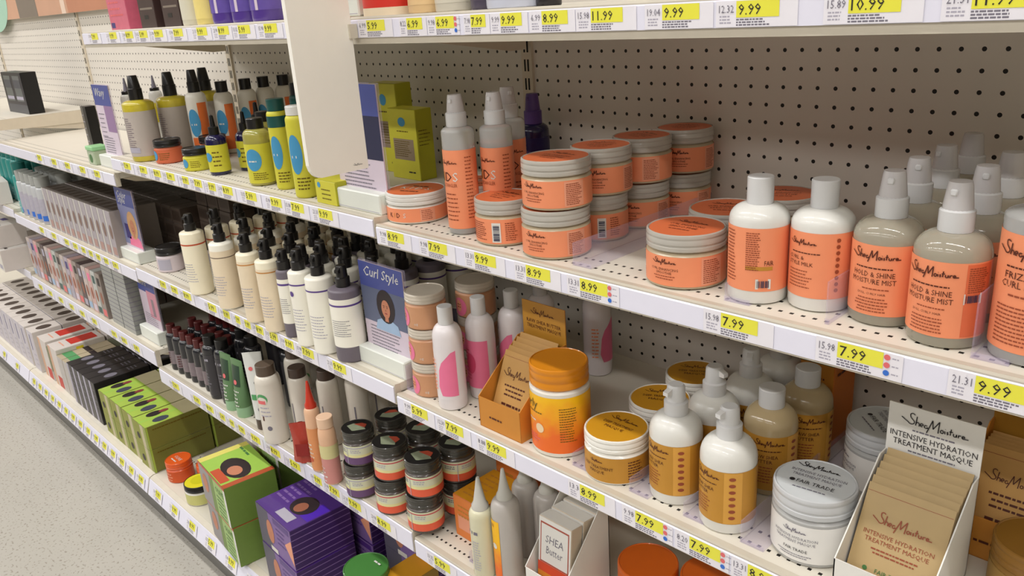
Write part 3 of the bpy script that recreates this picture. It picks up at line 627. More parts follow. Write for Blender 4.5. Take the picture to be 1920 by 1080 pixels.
TW = tray('white_display_tray', .098, .118, .042, .125, .185, m_wcard, m_wcard, head_white, 6, None, None, None, lambda b, mp, D_, h: b.lines(mp, .01, h * .7, D_ * .5, .0015, 4, .006, m_grey))
TW.put((.781, -.362, A2), 'white card tray of tan sachets with a tall printed header, lower right')
SW = sachet(.090, .118, m_kraft, art_sach)
for i in range(6):
    o = SW.put((.781, -.348 + .0088 * i, A2 + .002 + .0045 * i), ('tan sachet lying at the front of the white tray' if i == 0 else 'tan sachet in the white tray, number %s behind the front one' % ('one', 'two', 'three', 'four', 'five')[i - 1]), rx=-.50, rz=0)
def head_gold(b, mp, W_, ht, hb):
    b.rect(mp, 0, W_, 0, ht, m_gold, .0002); H = ht - hb
    b.script(mp, W_ * .48, hb + H * .62, H * .2, m_brown, t=.0009); b.text(mp, 'RAW SHEA BUTTER', W_ * .5, hb + H * .38, H * .11, m_brown, align='c', maxw=W_ * .8); b.text(mp, 'TREATMENT MASQUE', W_ * .5, hb + H * .22, H * .11, m_brown, align='c', maxw=W_ * .8)
m_ocard = M('orange_card', (204, 136, 52), .5, .04)
TG = tray('orange_display_tray', .092, .110, .052, .125, .182, m_ocard, m_ocard, head_gold, 5, None, None, lambda b, mp, W_, h: (b.scrib(mp, W_ * .4, h * .4, W_ * .3, h * .06, m_brown, align='c')),
    lambda b, mp, D_, h: (b.disc(mp, D_ * .85, h * .3, .012, M('print_leaf', (88, 108, 58), .5, .3, 200), .0004, 14, .018), b.disc(mp, D_ * .8, h * .45, .006, m_white, .0008, 10)))
TG.put((.200, -.357, A2), 'orange card tray of sachets between the pink bottles and the tall orange jar')
m_gsach = M('gold_sachet', (200, 154, 88), .58, .05)
def art_gs(b, mp, W_, H):
    b.script(mp, 0, H * .66, H * .12, m_brown, t=.0010); b.lines(mp, 0, H * .55, W_ * .6, H * .022, 3, H * .06, m_brown, 'c'); b.scrib(mp, 0, H * .30, W_ * .5, H * .03, m_brown, align='c'); b.scrib(mp, -W_ * .12, H * .16, W_ * .3, H * .03, m_brown)
SG = sachet(.082, .120, m_gsach, art_gs)
for i in range(5): SG.put((.200, -.344 + .0088 * i, A2 + .002 + .0045 * i), ('gold sachet at the front of the orange tray' if i == 0 else 'gold sachet in the orange tray, number %s behind the front one' % ('one', 'two', 'three', 'four')[i - 1]), rx=-.42)
TG2 = TG.put((.846, -.205, A2), 'gold card tray standing behind the white display tray, header under the shelf edge')
for i in range(5): SG.put((.846, -.194 + .0088 * i, A2 + .004), 'gold sachet in the shaded gold tray, number %s from its front' % ('one', 'two', 'three', 'four', 'five')[i], rx=-.42)

m_grad = M('sunburst_label', (246, 130, 52), .4, .03)     # printed label fading from yellow down to orange
nt = m_grad.node_tree; bb = nt.nodes['Principled BSDF']; tcg = nt.nodes.new('ShaderNodeTexCoord'); sp = nt.nodes.new('ShaderNodeSeparateXYZ'); nz = nt.nodes.new('ShaderNodeTexNoise'); nz.inputs['Scale'].default_value = 45
nt.links.new(tcg.outputs['Object'], sp.inputs[0]); nt.links.new(tcg.outputs['Object'], nz.inputs['Vector']); ad = nt.nodes.new('ShaderNodeMath'); ad.operation = 'MULTIPLY_ADD'; ad.inputs[1].default_value = .05
nt.links.new(nz.outputs['Fac'], ad.inputs[0]); nt.links.new(sp.outputs['Z'], ad.inputs[2]); mr = nt.nodes.new('ShaderNodeMapRange'); mr.inputs[1].default_value = .03; mr.inputs[2].default_value = .13; nt.links.new(ad.outputs[0], mr.inputs[0])
cr = nt.nodes.new('ShaderNodeValToRGB'); cr.color_ramp.elements[0].color = lin((240, 112, 40)) + (1,); cr.color_ramp.elements[0].position = .25; cr.color_ramp.elements[1].color = lin((248, 190, 22)) + (1,); cr.color_ramp.elements[1].position = .85
nt.links.new(mr.outputs[0], cr.inputs[0]); nt.links.new(cr.outputs[0], bb.inputs['Base Color'])
m_olive = M('ink_olive', (104, 84, 8), .45)
def art_sun(b, mp, h, R):
    b.text(mp, 'curly', -R * .95, h * .76, h * .16, m_olive, shear=.05, maxw=R * 1.25); b.scrib(mp, -R * .6, h * .68, R * .7, h * .02, m_olive)
    b.disc(mp, -R * .02, h * .42, R * .17, M('seal_white', (238, 210, 170), .4), .0006, 20); b.scrib(mp, -R * .6, h * .52, R * .45, h * .025, m_white); b.lines(mp, -R * .7, h * .25, R * .7, h * .02, 3, h * .05, m_red); b.lines(mp, R * .7, h * .8, R * .6, h * .014, 14, h * .045, m_olive)
OJ = jar('tall_orange_jar', .0445, .139, .032, m_offw, m_grad, M('orange_lid', (214, 134, 22), .35, .03, coat=.2), None, art_sun, lz=(.008, .097), lidR=.0435)
OJ.put(foot(1056, 860, A2, .0445), 'tall yellow to orange jar with orange screw lid, right of the orange sachet tray')
def art_goldj(b, mp, h, R):
    b.script(mp, 0, h * .74, h * .12, m_brown, t=.0008); b.text(mp, 'DEEP TREATMENT', 0, h * .5, h * .12, m_brown, align='c', maxw=R * 1.1); b.text(mp, 'MASQUE', 0, h * .32, h * .12, m_brown, align='c', maxw=R * .7); b.lines(mp, R, h * .8, R * .5, h * .04, 7, h * .11, m_brown)
def lid_gold(b, mp, R): b.script(mp, 0, R * .3, R * .24, m_brown, t=.0009); b.text(mp, 'DEEP TREATMENT', 0, R * .02, R * .13, m_brown, align='c', maxw=R * 1.1); b.text(mp, 'MASQUE', 0, -R * .2, R * .13, m_brown, align='c', maxw=R * .7)
m_jw = M('jar_white', (236, 234, 226), .28, .02, coat=.3)
GJ = jar('gold_jar', .0455, .068, .020, m_jw, m_gold, m_jw, m_goldlid, art_goldj, lid_gold, lz=(.004, .042))
GJ.put(foot(1159, 912, A2, .0455), 'low jar with gold label and lid, just right of the tall orange jar')
for (px, py, t) in ((1237, 744, 'low gold lidded jar behind the left pump bottle'), (1303, 697, 'shaded gold lidded jar deepest in the file behind the pump bottles')):
    p = at(px, py, A2 + .068); GJ.put((p.x, p.y, A2), t, rz=.5)
def art_gp(b, mp, h, R):
    b.script(mp, -.002, h * .82, h * .12, m_brown, t=.0010); b.scrib(mp, -R * .5, h * .73, R * .9, h * .018, m_brown)
    b.text(mp, 'RAW SHEA', -R * .6, h * .60, h * .065, m_brown, maxw=R * .9); b.text(mp, 'BUTTER', -R * .6, h * .51, h * .065, m_brown, maxw=R * .7); b.lines(mp, -R * .6, h * .42, R * .8, h * .018, 6, h * .055, m_brownr)
    b.rect(mp, R * .66, R * 1.3, h * .01, h * .99, M('gold_light', (216, 160, 70), .42), .0002, 5)
    for i in range(7): b.disc(mp, R * .95, h * (.88 - i * .125), R * .12, m_brownr, .0006, 10, R * .07)
GP = bottle('pump_bottle', .0345, .094, .120, .014, m_white, m_gold, (.016, .088), art_gp, 'treatment', m_capw, .160, capR=.0155)
GP.put(foot(1267, 950, A2, .0345), 'white bottle with gold label and small pump, the left one at the shelf front', rz=-.15)
GP.put(foot(1362, 1004, A2, .0345), 'white bottle with gold label and small pump, the right one nearest the edge', rz=-.25)
GP.put((.503, -.238, A2), 'pump bottle with gold label turned sideways, second in the file', rz=1.4)
GP.put((.512, -.160, A2), 'pump bottle with gold label in shade, third in the file', rz=.4)
GP.put((.515, -.080, A2), 'pump bottle with gold label at the back of the file under the shelf', rz=.2)
m_shamp = M('cream_translucent', (206, 184, 142), .18, .04, trans=.25, coat=.4)
CB = bottle('cream_bottle', .0345, .094, .118, .014, m_shamp, m_gold, (.010, .088), art_gp, 'disc', m_capw, .143, capR=.0165)
CB.put((.576, -.218, A2), 'translucent cream bottle with gold label and square cap, front of its file', rz=.5)
CB.put((.584, -.136, A2), 'translucent cream bottle with square cap, behind its twin and beside the orange bag', rz=.7)
m_whitelid = M('frosted_lid', (206, 208, 210), .3, .02, trans=.1, coat=.3); m_frost = M('frosted_jar', (206, 206, 204), .25, .02, trans=.3)
def art_wj(b, mp, h, R):
    b.script(mp, 0, h * .76, h * .13, m_grey, t=.0009); b.text(mp, 'INTENSIVE HYDRATION', 0, h * .60, h * .075, m_grey, align='c', maxw=R * 1.25); b.text(mp, 'TREATMENT MASQUE', 0, h * .49, h * .075, m_grey, align='c', maxw=R * 1.1)
    b.text(mp, 'FAIR TRADE', .002, h * .27, h * .08, m_ink, align='c', maxw=R * .7); b.lines(mp, 0, h * .16, R * .9, h * .02, 2, h * .06, m_grey, 'c'); b.disc(mp, R * 1.15, h * .3, R * .05, m_green)
def lid_wj(b, mp, R):
    q = lambda u, w_, off: mp(u * math.cos(.12) - w_ * math.sin(.12), u * math.sin(.12) + w_ * math.cos(.12), off)
    b.script(q, -R * .1, R * .45, R * .24, m_ink, t=.0011); b.text(q, 'INTENSIVE HYDRATION', 0, R * .2, R * .12, m_grey, align='c', maxw=R * 1.35); b.text(q, 'TREATMENT MASQUE', 0, R * .02, R * .12, m_grey, align='c', maxw=R * 1.2); b.text(q, 'FAIR TRADE', R * .06, -R * .28, R * .15, m_ink, align='c', maxw=R * .9); b.disc(q, -R * .5, -R * .22, R * .07, m_ink, .0006, 10); b.scrib(q, 0, -R * .5, R * .8, R * .04, m_grey, align='c')
WJ = jar('white_jar', .047, .088, .026, m_frost, M('white_label', (232, 230, 226), .35, .02), m_whitelid, M('lid_paper', (204, 208, 210), .3, .02), art_wj, lid_wj, lz=(.006, .054))
WJ.put(foot(1518, 1066, A2, .047), 'round white jar with printed white lid in front of the white display tray')
p = at(1655, 790, A2 + .088); WJ.put((p.x + .004, p.y, A2), 'shaded white jar partly hidden behind the white display tray', rz=-.9)
# upright orange bag with teal top behind the cream bottles
CT = carton('orange_box', .05, .07, .150, (m_ocard, M('deep_orange', (196, 108, 30), .5, .05), M('teal_card', (24, 110, 104), .45)), {'front': lambda b, mp, W_, h: (b.rect(mp, 0, W_, h * .86, h, M('teal_card', (24, 110, 104), .45), .0003), b.lines(mp, .006, h * .7, W_ * .7, .003, 8, .009, m_brown)),
    'right': lambda b, mp, W_, h: (b.rect(mp, 0, W_, h * .86, h, M('teal_card', (24, 110, 104), .45), .0003), b.lines(mp, .01, h * .93, W_ * .5, .002, 2, .006, m_white), b.scrib(mp, .01, h * .74, W_ * .5, .004, m_brown))})
p = aty(1545, 760, -.06); CT.put((p.x, -.055, A2), 'orange box with teal top panel behind the cream bottles', rz=-.0)
DG = jar('dark_gold_jar', .043, .068, .024, M('dark_gold_body', (150, 112, 52), .35), M('tan_label', (168, 132, 70), .42), M('dark_gold_lid', (142, 100, 36), .35, coat=.2), None, lambda b, mp, h, R: b.lines(mp, -R * .5, h * .8, R, h * .04, 4, h * .18, m_brown, 'l'), lz=(.005, None))
p = at(1915, 985, A2 + .068); DG.put((p.x + .022, p.y - .015, A2), 'dull gold jar cut off by the right photo edge')
bx = MB()
# ---------------------------------------------------------------- lower shelf of the nearest bay
A3 = ZA3
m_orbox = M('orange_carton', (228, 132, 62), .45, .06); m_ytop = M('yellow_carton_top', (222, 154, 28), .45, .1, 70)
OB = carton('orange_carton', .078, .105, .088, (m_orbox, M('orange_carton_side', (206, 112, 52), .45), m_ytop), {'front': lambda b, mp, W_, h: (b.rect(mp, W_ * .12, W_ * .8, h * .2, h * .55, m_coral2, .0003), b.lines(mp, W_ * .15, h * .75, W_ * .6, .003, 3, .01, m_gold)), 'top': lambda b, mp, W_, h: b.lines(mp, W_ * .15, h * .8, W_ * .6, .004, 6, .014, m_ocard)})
OB.put((.046, -.262, A3), 'low orange carton beside the jar stacks on the lower shelf')
OB.put((.045, -.150, A3), 'orange carton in shade behind the low orange carton, set deeper on the shelf', sc_=(1, 1, 1.28))
OB.put((.13, -.10, A3), 'orange carton at the back, between the nozzle bottles', sc_=(1, 1, 1.5))
m_oil = M('pale_cream_bottle', (226, 222, 190), .25, .03, trans=.12, coat=.3)
NB = bottle('nozzle_bottle', .0205, .118, .132, .0125, m_oil, None, cap='nozzle', capm=M('grey_nozzle', (206, 204, 196), .3, trans=.1), H=.190, capR=.0145)
b = MB(); mp = cyl(.0205); b.scrib(mp, -.012, .088, .024, .006, m_grey); b.lines(mp, -.004, .072, .016, .002, 12, .005, m_lgrey); part(b, 'print', NB.r)
NB.put((.128, -.352, A3), 'pale cream bottle with a pointed nozzle cap, at the front of the lower shelf')
m_grb = M('grey_bottle', (196, 190, 184), .25, .03, trans=.15, coat=.3)
NB2 = bottle('squeeze_bottle', .0245, .140, .160, .012, m_grb, None, cap='nozzle', capm=M('grey_nozzle', (206, 204, 196), .3, trans=.1), H=.214, capR=.0135)
b = MB(); mp = cyl(.0245, -.25); b.rect(mp, -.011, .013, .01, .125, m_grad, .0006, 8); b.scrib(mp, -.006, .112, .012, .006, m_gold, .001); b.disc(mp, .001, .075, .0055, m_white, .001); b.lines(mp, -.007, .055, .014, .002, 6, .006, m_red); part(b, 'sticker', NB2.r)
NB2.put((.170, -.333, A3), 'grey white squeeze bottle with an orange sticker, right of the nozzle bottle')
for i, (x, y) in enumerate(((.198, -.262), (.205, -.195), (.146, -.262))): NB2.put((x, y, A3), 'shaded grey squeeze bottle, %s behind the one with the orange sticker' % ('right', 'farther', 'left')[i], rz=2.2, sc_=(.98, .98, .92))
def head_w2(b, mp, W_, ht, hb): b.scrib(mp, W_ * .5, hb + .02, W_ * .4, .003, m_lgrey, align='c')
m_redf = M('frame_redbrown', (176, 84, 66), .45)
TS = tray('white_carton_tray', .084, .115, .060, .165, .188, m_wcard, m_wcard, head_w2, 0, None, None, None, lambda b, mp, D_, h: b.rect(mp, D_ * .72, D_, 0, h, m_ocard, .0004))
TS.put((.268, -.350, A3), 'open white tray with an orange corner, bottom of the photo below the orange jar')
def art_wb(b, mp, W_, h):
    b.rect(mp, W_ * .06, W_ * .94, h * .42, h * .94, m_redf, .0002); b.rect(mp, W_ * .09, W_ * .91, h * .44, h * .92, m_wcard, .0004)
    b.text(mp, 'SHEA', W_ * .5, h * .70, h * .1, m_grey, align='c', shear=.1, maxw=W_ * .55); b.text(mp, 'Butter', W_ * .5, h * .56, h * .1, m_grey, align='c', shear=.1, maxw=W_ * .5)
    b.rect(mp, 0, W_, h * .30, h * .42, M('band_red', (216, 82, 52), .45), .0005); b.rect(mp, 0, W_, 0, h * .30, M('band_orange', (232, 150, 52), .45), .0005)
WB = carton('white_carton', .070, .026, .142, (m_wcard, M('carton_cream', (206, 190, 168), .5), m_wcard), {'front': art_wb})
for i in range(3): WB.put((.268, -.318 + i * .029, A3 + .0035), 'slim white carton with red frame in the white tray, %s' % ('front one', 'middle one', 'rear one')[i], rx=-.10)
OL = jar('orange_lid_jar', .048, .085, .03, M('amber_jar', (196, 108, 30), .3, trans=.2), M('orange_label', (214, 108, 30), .42), M('orange_lid2', (212, 98, 20), .38, coat=.2), None, lambda b, mp, h, R: b.lines(mp, -R * .5, h * .8, R, h * .05, 4, h * .18, m_brown), lz=(.005, None))
for (px, py, t) in ((1215, 1052, 'wide jar with orange lid under the gold shelf edge, left of two'), (1335, 1078, 'wide jar with orange lid under the gold shelf edge, right of two')):
    p = at(px, py, A3 + .085); OL.put((p.x, p.y, A3), t)

# ---------------------------------------------------------------- sign stands at the bay ends
m_sblue = M('sign_blue', (72, 82, 150), .4, .03); m_slil = M('sign_lilac', (214, 200, 214), .45, .03); m_base = M('stand_white', (226, 230, 222), .35, .02)
m_lblue = M('print_shirt_blue', (160, 186, 216), .45); m_indigo = M('print_indigo', (66, 58, 120), .45)
def sign(W_, H, title, pic, hb=.034):
    r = root('sign_stand'); b = MB(); b.box(-W_ / 2, W_ / 2, 0, .055, 0, hb, m_base, .002); b.rect(front(0, -W_ / 2), .004, W_ - .004, .0035, .0045, m_lgrey, .0003); part(b, 'base', r, smooth=False)
    b = MB(); w2 = W_ * .47; b.box(-w2, w2, .020, .0225, hb - .004, H, m_slil); mp = front(.020, 0, 0); h = H - hb
    b.rect(mp, -w2, w2, H - h * .29, H, m_sblue, .0003)
    for i, t in enumerate(title): b.text(mp, t, -w2 * .8, H - h * (.16 + .09 * i), h * .12, m_white, .0006, maxw=w2 * 1.6, shear=.25)
    if pic == 'dark': b.rect(mp, -w2, w2, H - h * .70, H - h * .29, M('print_bg_grey', (96, 104, 130), .45), .0004); portrait(b, mp, w2 * .1, H - h * .49, h * .46, m_lblue)
    if pic == 'navy': b.rect(mp, -w2, w2, H - h * .70, H - h * .29, M('print_bg_navy', (38, 40, 72), .45), .0004); portrait(b, mp, -w2 * .2, H - h * .5, h * .40, m_sblue)
    if pic == 'lilac': b.rect(mp, 0, w2, H - h * .66, H - h * .29, M('print_lilac_dark', (150, 120, 160), .45), .0004); b.lines(mp, -w2 * .8, H - h * .42, w2 * .7, .002, 6, .012, m_grey)
    if pic == 'blond': b.rect(mp, -w2, w2, H - h * .95, H - h * .29, M('print_bg_lilac', (134, 138, 178), .45), .0004); portrait(b, mp, w2 * .35, H - h * .62, h * .55, m_pink, M('print_blond', (206, 160, 112), .45, .15, 80)); b.rect(mp, -w2 * .6, -w2 * .1, H - h * .85, H - h * .6, m_indigo, .0006)
    if pic == 'pink': b.rect(mp, -w2 * .1, w2, H - h * .80, H - h * .25, M('print_rose', (216, 150, 168), .45), .0004); b.rect(mp, w2 * .3, w2 * .6, H - h * .75, H - h * .4, M('print_grey_lilac', (150, 130, 140), .45), .0006)
    if pic != 'blond': b.lines(mp, -w2 * .75, H - h * .76, w2 * 1.4, .0018, 7, .0065, m_grey)
    part(b, 'sign_card', r, smooth=False)
    b = MB(); b.box(-w2 - .003, w2 + .003, .0235, .0250, hb - .004, H + .002, M('tinted_clear', (206, 194, 222), .1, alpha=.3)); part(b, 'clear_holder', r, smooth=False)
    return Proto(r, 'sign')
hs = aty(690, 492, -.332).z - ZB2
sign(.138, hs, ['Curl Style'], 'dark').put((-.114, -.352, ZB2), 'blue topped sign picturing a dark haired woman, beside the pink oval jars')
hs1 = aty(690, 158, -.338).z - ZB1
sign(.145, hs1, ['Curls'], 'navy').put((-.122, -.358, ZB1), 'blue topped sign on white base half hidden by the hanging white blade')
sign(.13, .22, ['Wavy'], 'lilac').put((-1.318, -.352, ZL1), 'blue topped lilac sign on the bright far shelf, beside the green lidded tub')
sign(.135, .205, ['Color', 'Style'], 'blond').put((-1.325, -.352, ZL2), 'blue topped sign picturing light hair, left of the white jar with black lid')
sign(.13, .190, ['Curls'], 'pink', .04).put((-1.310, -.352, ZL3), 'pink printed sign on a tall white base, low on the far shelves')
sign(.120, .205, ['Curls'], 'lilac').put((-.112, -.352, 1.382), 'sign on the top shelf showing only its lilac foot beside the blade')

# ---------------------------------------------------------------- middle bay, upper shelf
B1 = ZB1
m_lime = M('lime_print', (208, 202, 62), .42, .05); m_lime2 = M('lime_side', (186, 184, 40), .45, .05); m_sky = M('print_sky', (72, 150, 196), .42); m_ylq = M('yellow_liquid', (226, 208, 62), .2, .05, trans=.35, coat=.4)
m_glab = M('grey_label', (186, 176, 168), .4, .05); m_blkcap = M('black_cap', (26, 24, 24), .3, .05, coat=.2)
def art_big(b, mp, h, R):
    b.lines(mp, -R * .7, h * .84, R * 1.4, h * .014, 15, h * .045, M('ink_mauve', (120, 106, 116), .5)); b.rect(mp, -R * .3, R * .8, h * .08, h * .2, m_lgrey, .0006, 6); b.disc(mp, -R * .6, h * .12, R * .16, m_green)
BG = bottle('yellow_top_bottle', .037, .137, .148, .014, m_ylq, m_glab, (.014, .122), art_big, 'mist', m_blkcap, .205, capR=.0165)
BG.put(foot(281, 303, B1, .037), 'yellow topped bottle with grey label and black pump, nearest the leftmost upright sign')
BG.put((-1.062, -.252, B1), 'yellow topped bottle with grey label and black pump, second of the three')
BG.put((-1.085, -.150, B1), 'yellow topped bottle with black pump, rearmost, behind the slim blue dotted bottle')
AP = bottle('applicator_bottle', .019, .115, .130, .012, m_clearw, m_ylq, (.05, .1), None, 'disc', m_blkcap, .138, capR=.013)
b = MB(); b.lathe([(.007, .138), (.005, .148), (.0022, .168), (0, .169)], m_grey, 14); part(b, 'tip', AP.r)
for i, (px, py) in enumerate(((231, 146), (284, 141), (357, 131))):
    p = aty(px, py, (-.27, -.170, -.085)[i]); AP.put((p.x, p.y, B1), ('clear applicator bottle with black ring, beside the leftmost sign', 'clear applicator bottle with black ring, behind the two yellow topped bottles', 'clear applicator bottle with black ring, just left of the slim orange print bottle')[i], sc_=(1, 1, (p.z - B1) / .169))
m_corbr = M('coral_brown', (206, 104, 68), .42, .06)
def art_circ(b, mp, h, R): b.disc(mp, -R * .6, h * .55, min(R * .45, h * .4), m_sky, .0006); b.lines(mp, -R * .1, h * .7, R * .9, h * .05, 4, h * .16, m_olive)
CJ = jar('black_lidded_jar', .032, .056, .017, m_corbr, m_corbr, m_blkcap, None, art_circ, lz=(.004, None)); CJ.put(foot(321, 307, B1, .032), 'orange red jar with black lid, left of the lime jar', rz=.5)
CJ.put((-.905, -.235, B1), 'orange red jar with black lid, in shade behind the lime jar')
LJ = jar('black_lidded_jar', .030, .050, .015, m_lime, m_lime, m_blkcap, None, art_circ, lz=(.004, None)); LJ.put(foot(374, 321, B1, .030), 'lime green jar with black lid and blue dot', rz=.7)
def art_dot(col, side=None):
    def art(b, mp, h, R):
        b.disc(mp, -R * .35, h * .60, R * .62, m_sky, .0006, 24, h * .28); b.scrib(mp, -R * .7, h * .55, R * .6, h * .035, m_white, .0009)
        if side: b.rect(mp, R * .2, R * 1.2, h * .0, h * 1, side, .0003, 6); b.rect(mp, -R * .9, R * .3, 0, h * .3, side, .0003, 6)
        else: b.lines(mp, -R * .5, h * .25, R * 1.2, h * .02, 4, h * .05, m_olive)
    return art
m_or = M('print_orange', (232, 120, 60), .42)
SO = bottle('slim_white_bottle', .0245, .128, .142, .0125, m_offw, m_offw, (.012, .120), art_dot(m_offw, m_or), 'mist', m_blkcap, .190, capR=.0145)
p = aty(381, 260, -.232); SO.put((p.x, -.232, B1), 'slim white bottle with blue dot, orange print and tall black pump', sc_=(1, 1, (aty(372, 131, -.232).z - B1) / .190), rz=.95)
WO = bottle('black_capped_bottle', .0235, .132, .150, .0125, m_offw, m_offw, (.012, .122), art_dot(m_offw, m_or), 'disc', m_blkcap, .176, capR=.0145)
for i, (px, py) in enumerate(((423, 151), (457, 147), (491, 143), (523, 140))):
    p = at(px, py, B1 + .176); WO.put((p.x + (-.005, 0, 0, .006)[i], p.y + (-.012, 0, 0, .004)[i], B1), 'white bottle with square black cap, %s' % ('first of four from the left', 'second of four from the left', 'third of four from the left', 'rightmost of four, near the white blade')[i], rz=(.9, 1.0, .9, .8)[i])
NV = bottle('navy_dropper_bottle', .0225, .072, .086, .010, m_navy, m_lime, (.008, .066), art_circ, 'dropper', m_black, .128, capR=.011)
NV.put(foot(416, 329, B1, .0225), 'navy dropper bottle with lime label, front one beside the lime jar', rz=.7)
p = foot(456, 322, B1, .0225); NV.put((p.x + .01, p.y + .015, B1), 'navy dropper bottle with lime label, right one beside the squat lime bottles', rz=.5)
NV.put((-.700, -.215, B1), 'navy dropper bottle in shade behind the two front ones', sc_=1.1, rz=1.6)
NV.put((-.610, -.150, B1), 'navy dropper bottle deep in the shade behind the squat lime bottles', sc_=1.15, rz=1.2)
SQ = bottle('squat_lime_bottle', .0275, .098, .112, .014, M('lime_clear', (214, 206, 110), .12, trans=.5, coat=.4), m_lime, (.006, .084), art_dot(m_lime), 'disc', m_blkcap, .132, capR=.0165)
SQ.put(foot(497, 349, B1, .0275), 'squat lime labelled bottle with black cap, front one of two', rz=.9); p = foot(481, 338, B1, .027); SQ.put((p.x - .012, p.y + .045, B1), 'squat lime labelled bottle with black cap, behind its twin', rz=.8)
m_tealc = M('dark_teal', (26, 78, 74), .35); 
TB = bottle('tall_lime_tube', .0195, .142, .150, .014, m_lime, m_lime, (.004, .118), art_dot(m_lime), 'disc', m_tealc, .172, capR=.0165); TB.put(foot(541, 356, B1, .0195), 'tall lime tube with dark teal top, left of the white capped one', rz=.8)
b = MB(); b.lathe([(.0199, .120), (.0199, .141)], m_tealc, 28); part(b, 'teal_band', TB.r)
TC = bottle('tall_lime_tube', .0215, .140, .150, .015, m_lime, m_lime, (.004, .132), art_dot(m_lime), 'disc', m_white, .166, capR=.0185); TC.put(foot(579, 372, B1, .0215), 'tall lime tube with white cap, touching the edge of the white blade', rz=.8)
p = foot(534, 330, B1, .02); TB2 = bottle('dark_tube', .02, .15, .16, .014, m_tealc, None, cap='disc', capm=m_blkcap, H=.185, capR=.0165); TB2.put((p.x, p.y + .06, B1), 'dark teal bottle with black cap behind the tall lime tubes')
def art_face(b, mp, W_, h): b.disc(mp, W_ * .5, h * .82, W_ * .13, m_sky); b.scrib(mp, W_ * .3, h * .68, W_ * .4, h * .015, m_olive); b.rect(mp, W_ * .14, W_ * .86, h * .28, h * .58, M('panel_mauve', (150, 132, 110), .45), .0003); b.lines(mp, W_ * .18, h * .54, W_ * .6, h * .01, 8, h * .03, m_olive); b.scrib(mp, W_ * .6, h * .1, W_ * .25, h * .02, m_ink)
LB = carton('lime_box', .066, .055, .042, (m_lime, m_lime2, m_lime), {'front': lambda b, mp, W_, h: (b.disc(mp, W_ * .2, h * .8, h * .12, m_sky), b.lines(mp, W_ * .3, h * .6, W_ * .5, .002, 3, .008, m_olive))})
p = at(612, 384, B1); LB.put((p.x, p.y + .030, B1), 'low lime green box at the foot of the blue topped sign, under the blade')
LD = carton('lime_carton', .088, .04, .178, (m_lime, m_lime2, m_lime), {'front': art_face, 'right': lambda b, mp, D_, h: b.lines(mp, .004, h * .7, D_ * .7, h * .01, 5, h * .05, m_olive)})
p = aty(757, 270, -.150); LD.put((p.x, -.13, B1), 'tall lime carton with blue dot, right of the half hidden sign', sc_=(1, 1, (aty(757, 205, -.15).z - B1) / .178))
LD.put((p.x - .095, -.10, B1), 'tall lime carton mostly hidden behind the half hidden sign')

# middle bay, lotion bottle shelf
B2 = ZB2
m_lcream = M('lotion_cream', (246, 238, 212), .32, .03, coat=.2); m_ltan = M('lotion_tan', (236, 220, 192), .38); m_lwhite = M('lotion_white', (246, 243, 230), .32, .02, coat=.2); m_lgrey2 = M('lotion_grey', (112, 104, 114), .35)
m_rl = M('line_red', (196, 84, 52), .4); m_ol = M('line_orange', (204, 142, 72), .4); m_pl = M('line_purple', (92, 66, 140), .4); m_gl = M('line_grey', (120, 104, 90), .4)
def lotion(R, body, lab, strp, Hb=.150, dark=False, seal=False):
    def art(b, mp, h, R_):
        b.lines(mp, -R_ * .6, h * .55, R_ * 1.3, h * .012, 8, h * .045, m_lgrey if not dark else m_grey)
        if seal: b.disc(mp, -R_ * .4, h * .80, R_ * .25, m_pl, .0008, 12)
    return bottle('lotion_bottle', R, Hb, Hb + .006, .012, body, lab, (.004 if not dark else .032, Hb - .012), art, 'treatment', m_blkcap, Hb + .046, capR=.0135, stripe=strp)
LV = [lotion(.0275, m_lcream, m_lcream, [(.124, .1275, m_rl)]), lotion(.0265, m_lwhite, m_ltan, [(.122, .124, m_gl)]), lotion(.0235, m_lcream, m_ltan, [(.130, .1325, m_ol)]),
      lotion(.0245, m_lcream, m_ltan, [(.130, .1325, m_ol)]), lotion(.0175, m_lgrey2, m_lwhite, [(.113, .117, m_pl)], .138, True), lotion(.0225, m_lwhite, m_lwhite, [(.128, .131, m_pl)], seal=True),
      lotion(.0265, m_lwhite, m_lwhite, [(.128, .131, m_pl)]), lotion(.0295, m_lgrey2, m_lwhite, [(.112, .1155, m_pl)], .138, True)]
fr = [(382, 554), (437, 581), (486, 606), (523, 624), (554, 634), (583, 651), (619, 666), (664, 681)]
desc = ['cream lotion bottle with a thin red line', 'lotion bottle with tan label and white base', 'narrow cream lotion bottle with an orange line', 'broader cream lotion bottle with an orange line', 'slim lotion bottle with grey foot', 'slim white lotion bottle with purple line and seal', 'wide white lotion bottle with purple line', 'stout lotion bottle with dark grey foot, beside the blue topped sign']
shortd = ['red lined cream', 'tan labelled', 'narrow orange lined', 'broad orange lined', 'slim grey footed', 'slim purple lined', 'wide purple lined', 'stout grey footed']
for i, (px, py) in enumerate(fr):
    R_ = (.0275, .0265, .0235, .0245, .0175, .0225, .0265, .0295)[i]
    p = foot(px, py, B2, R_); LV[i].put(p, desc[i] + ', front one', rz=.45)
    y = p.y; k = 0
    while y + R_ * 2 + .004 < -.03 - R_ and k < 4:
        y += R_ * 2 + .006; k += 1
        LV[i].put((p.x + .004 * k, y, B2), '%s lotion bottle, %s behind the front one of its kind' % (shortd[i], ('first', 'second', 'third', 'fourth')[k - 1]), rz=.3 * k)
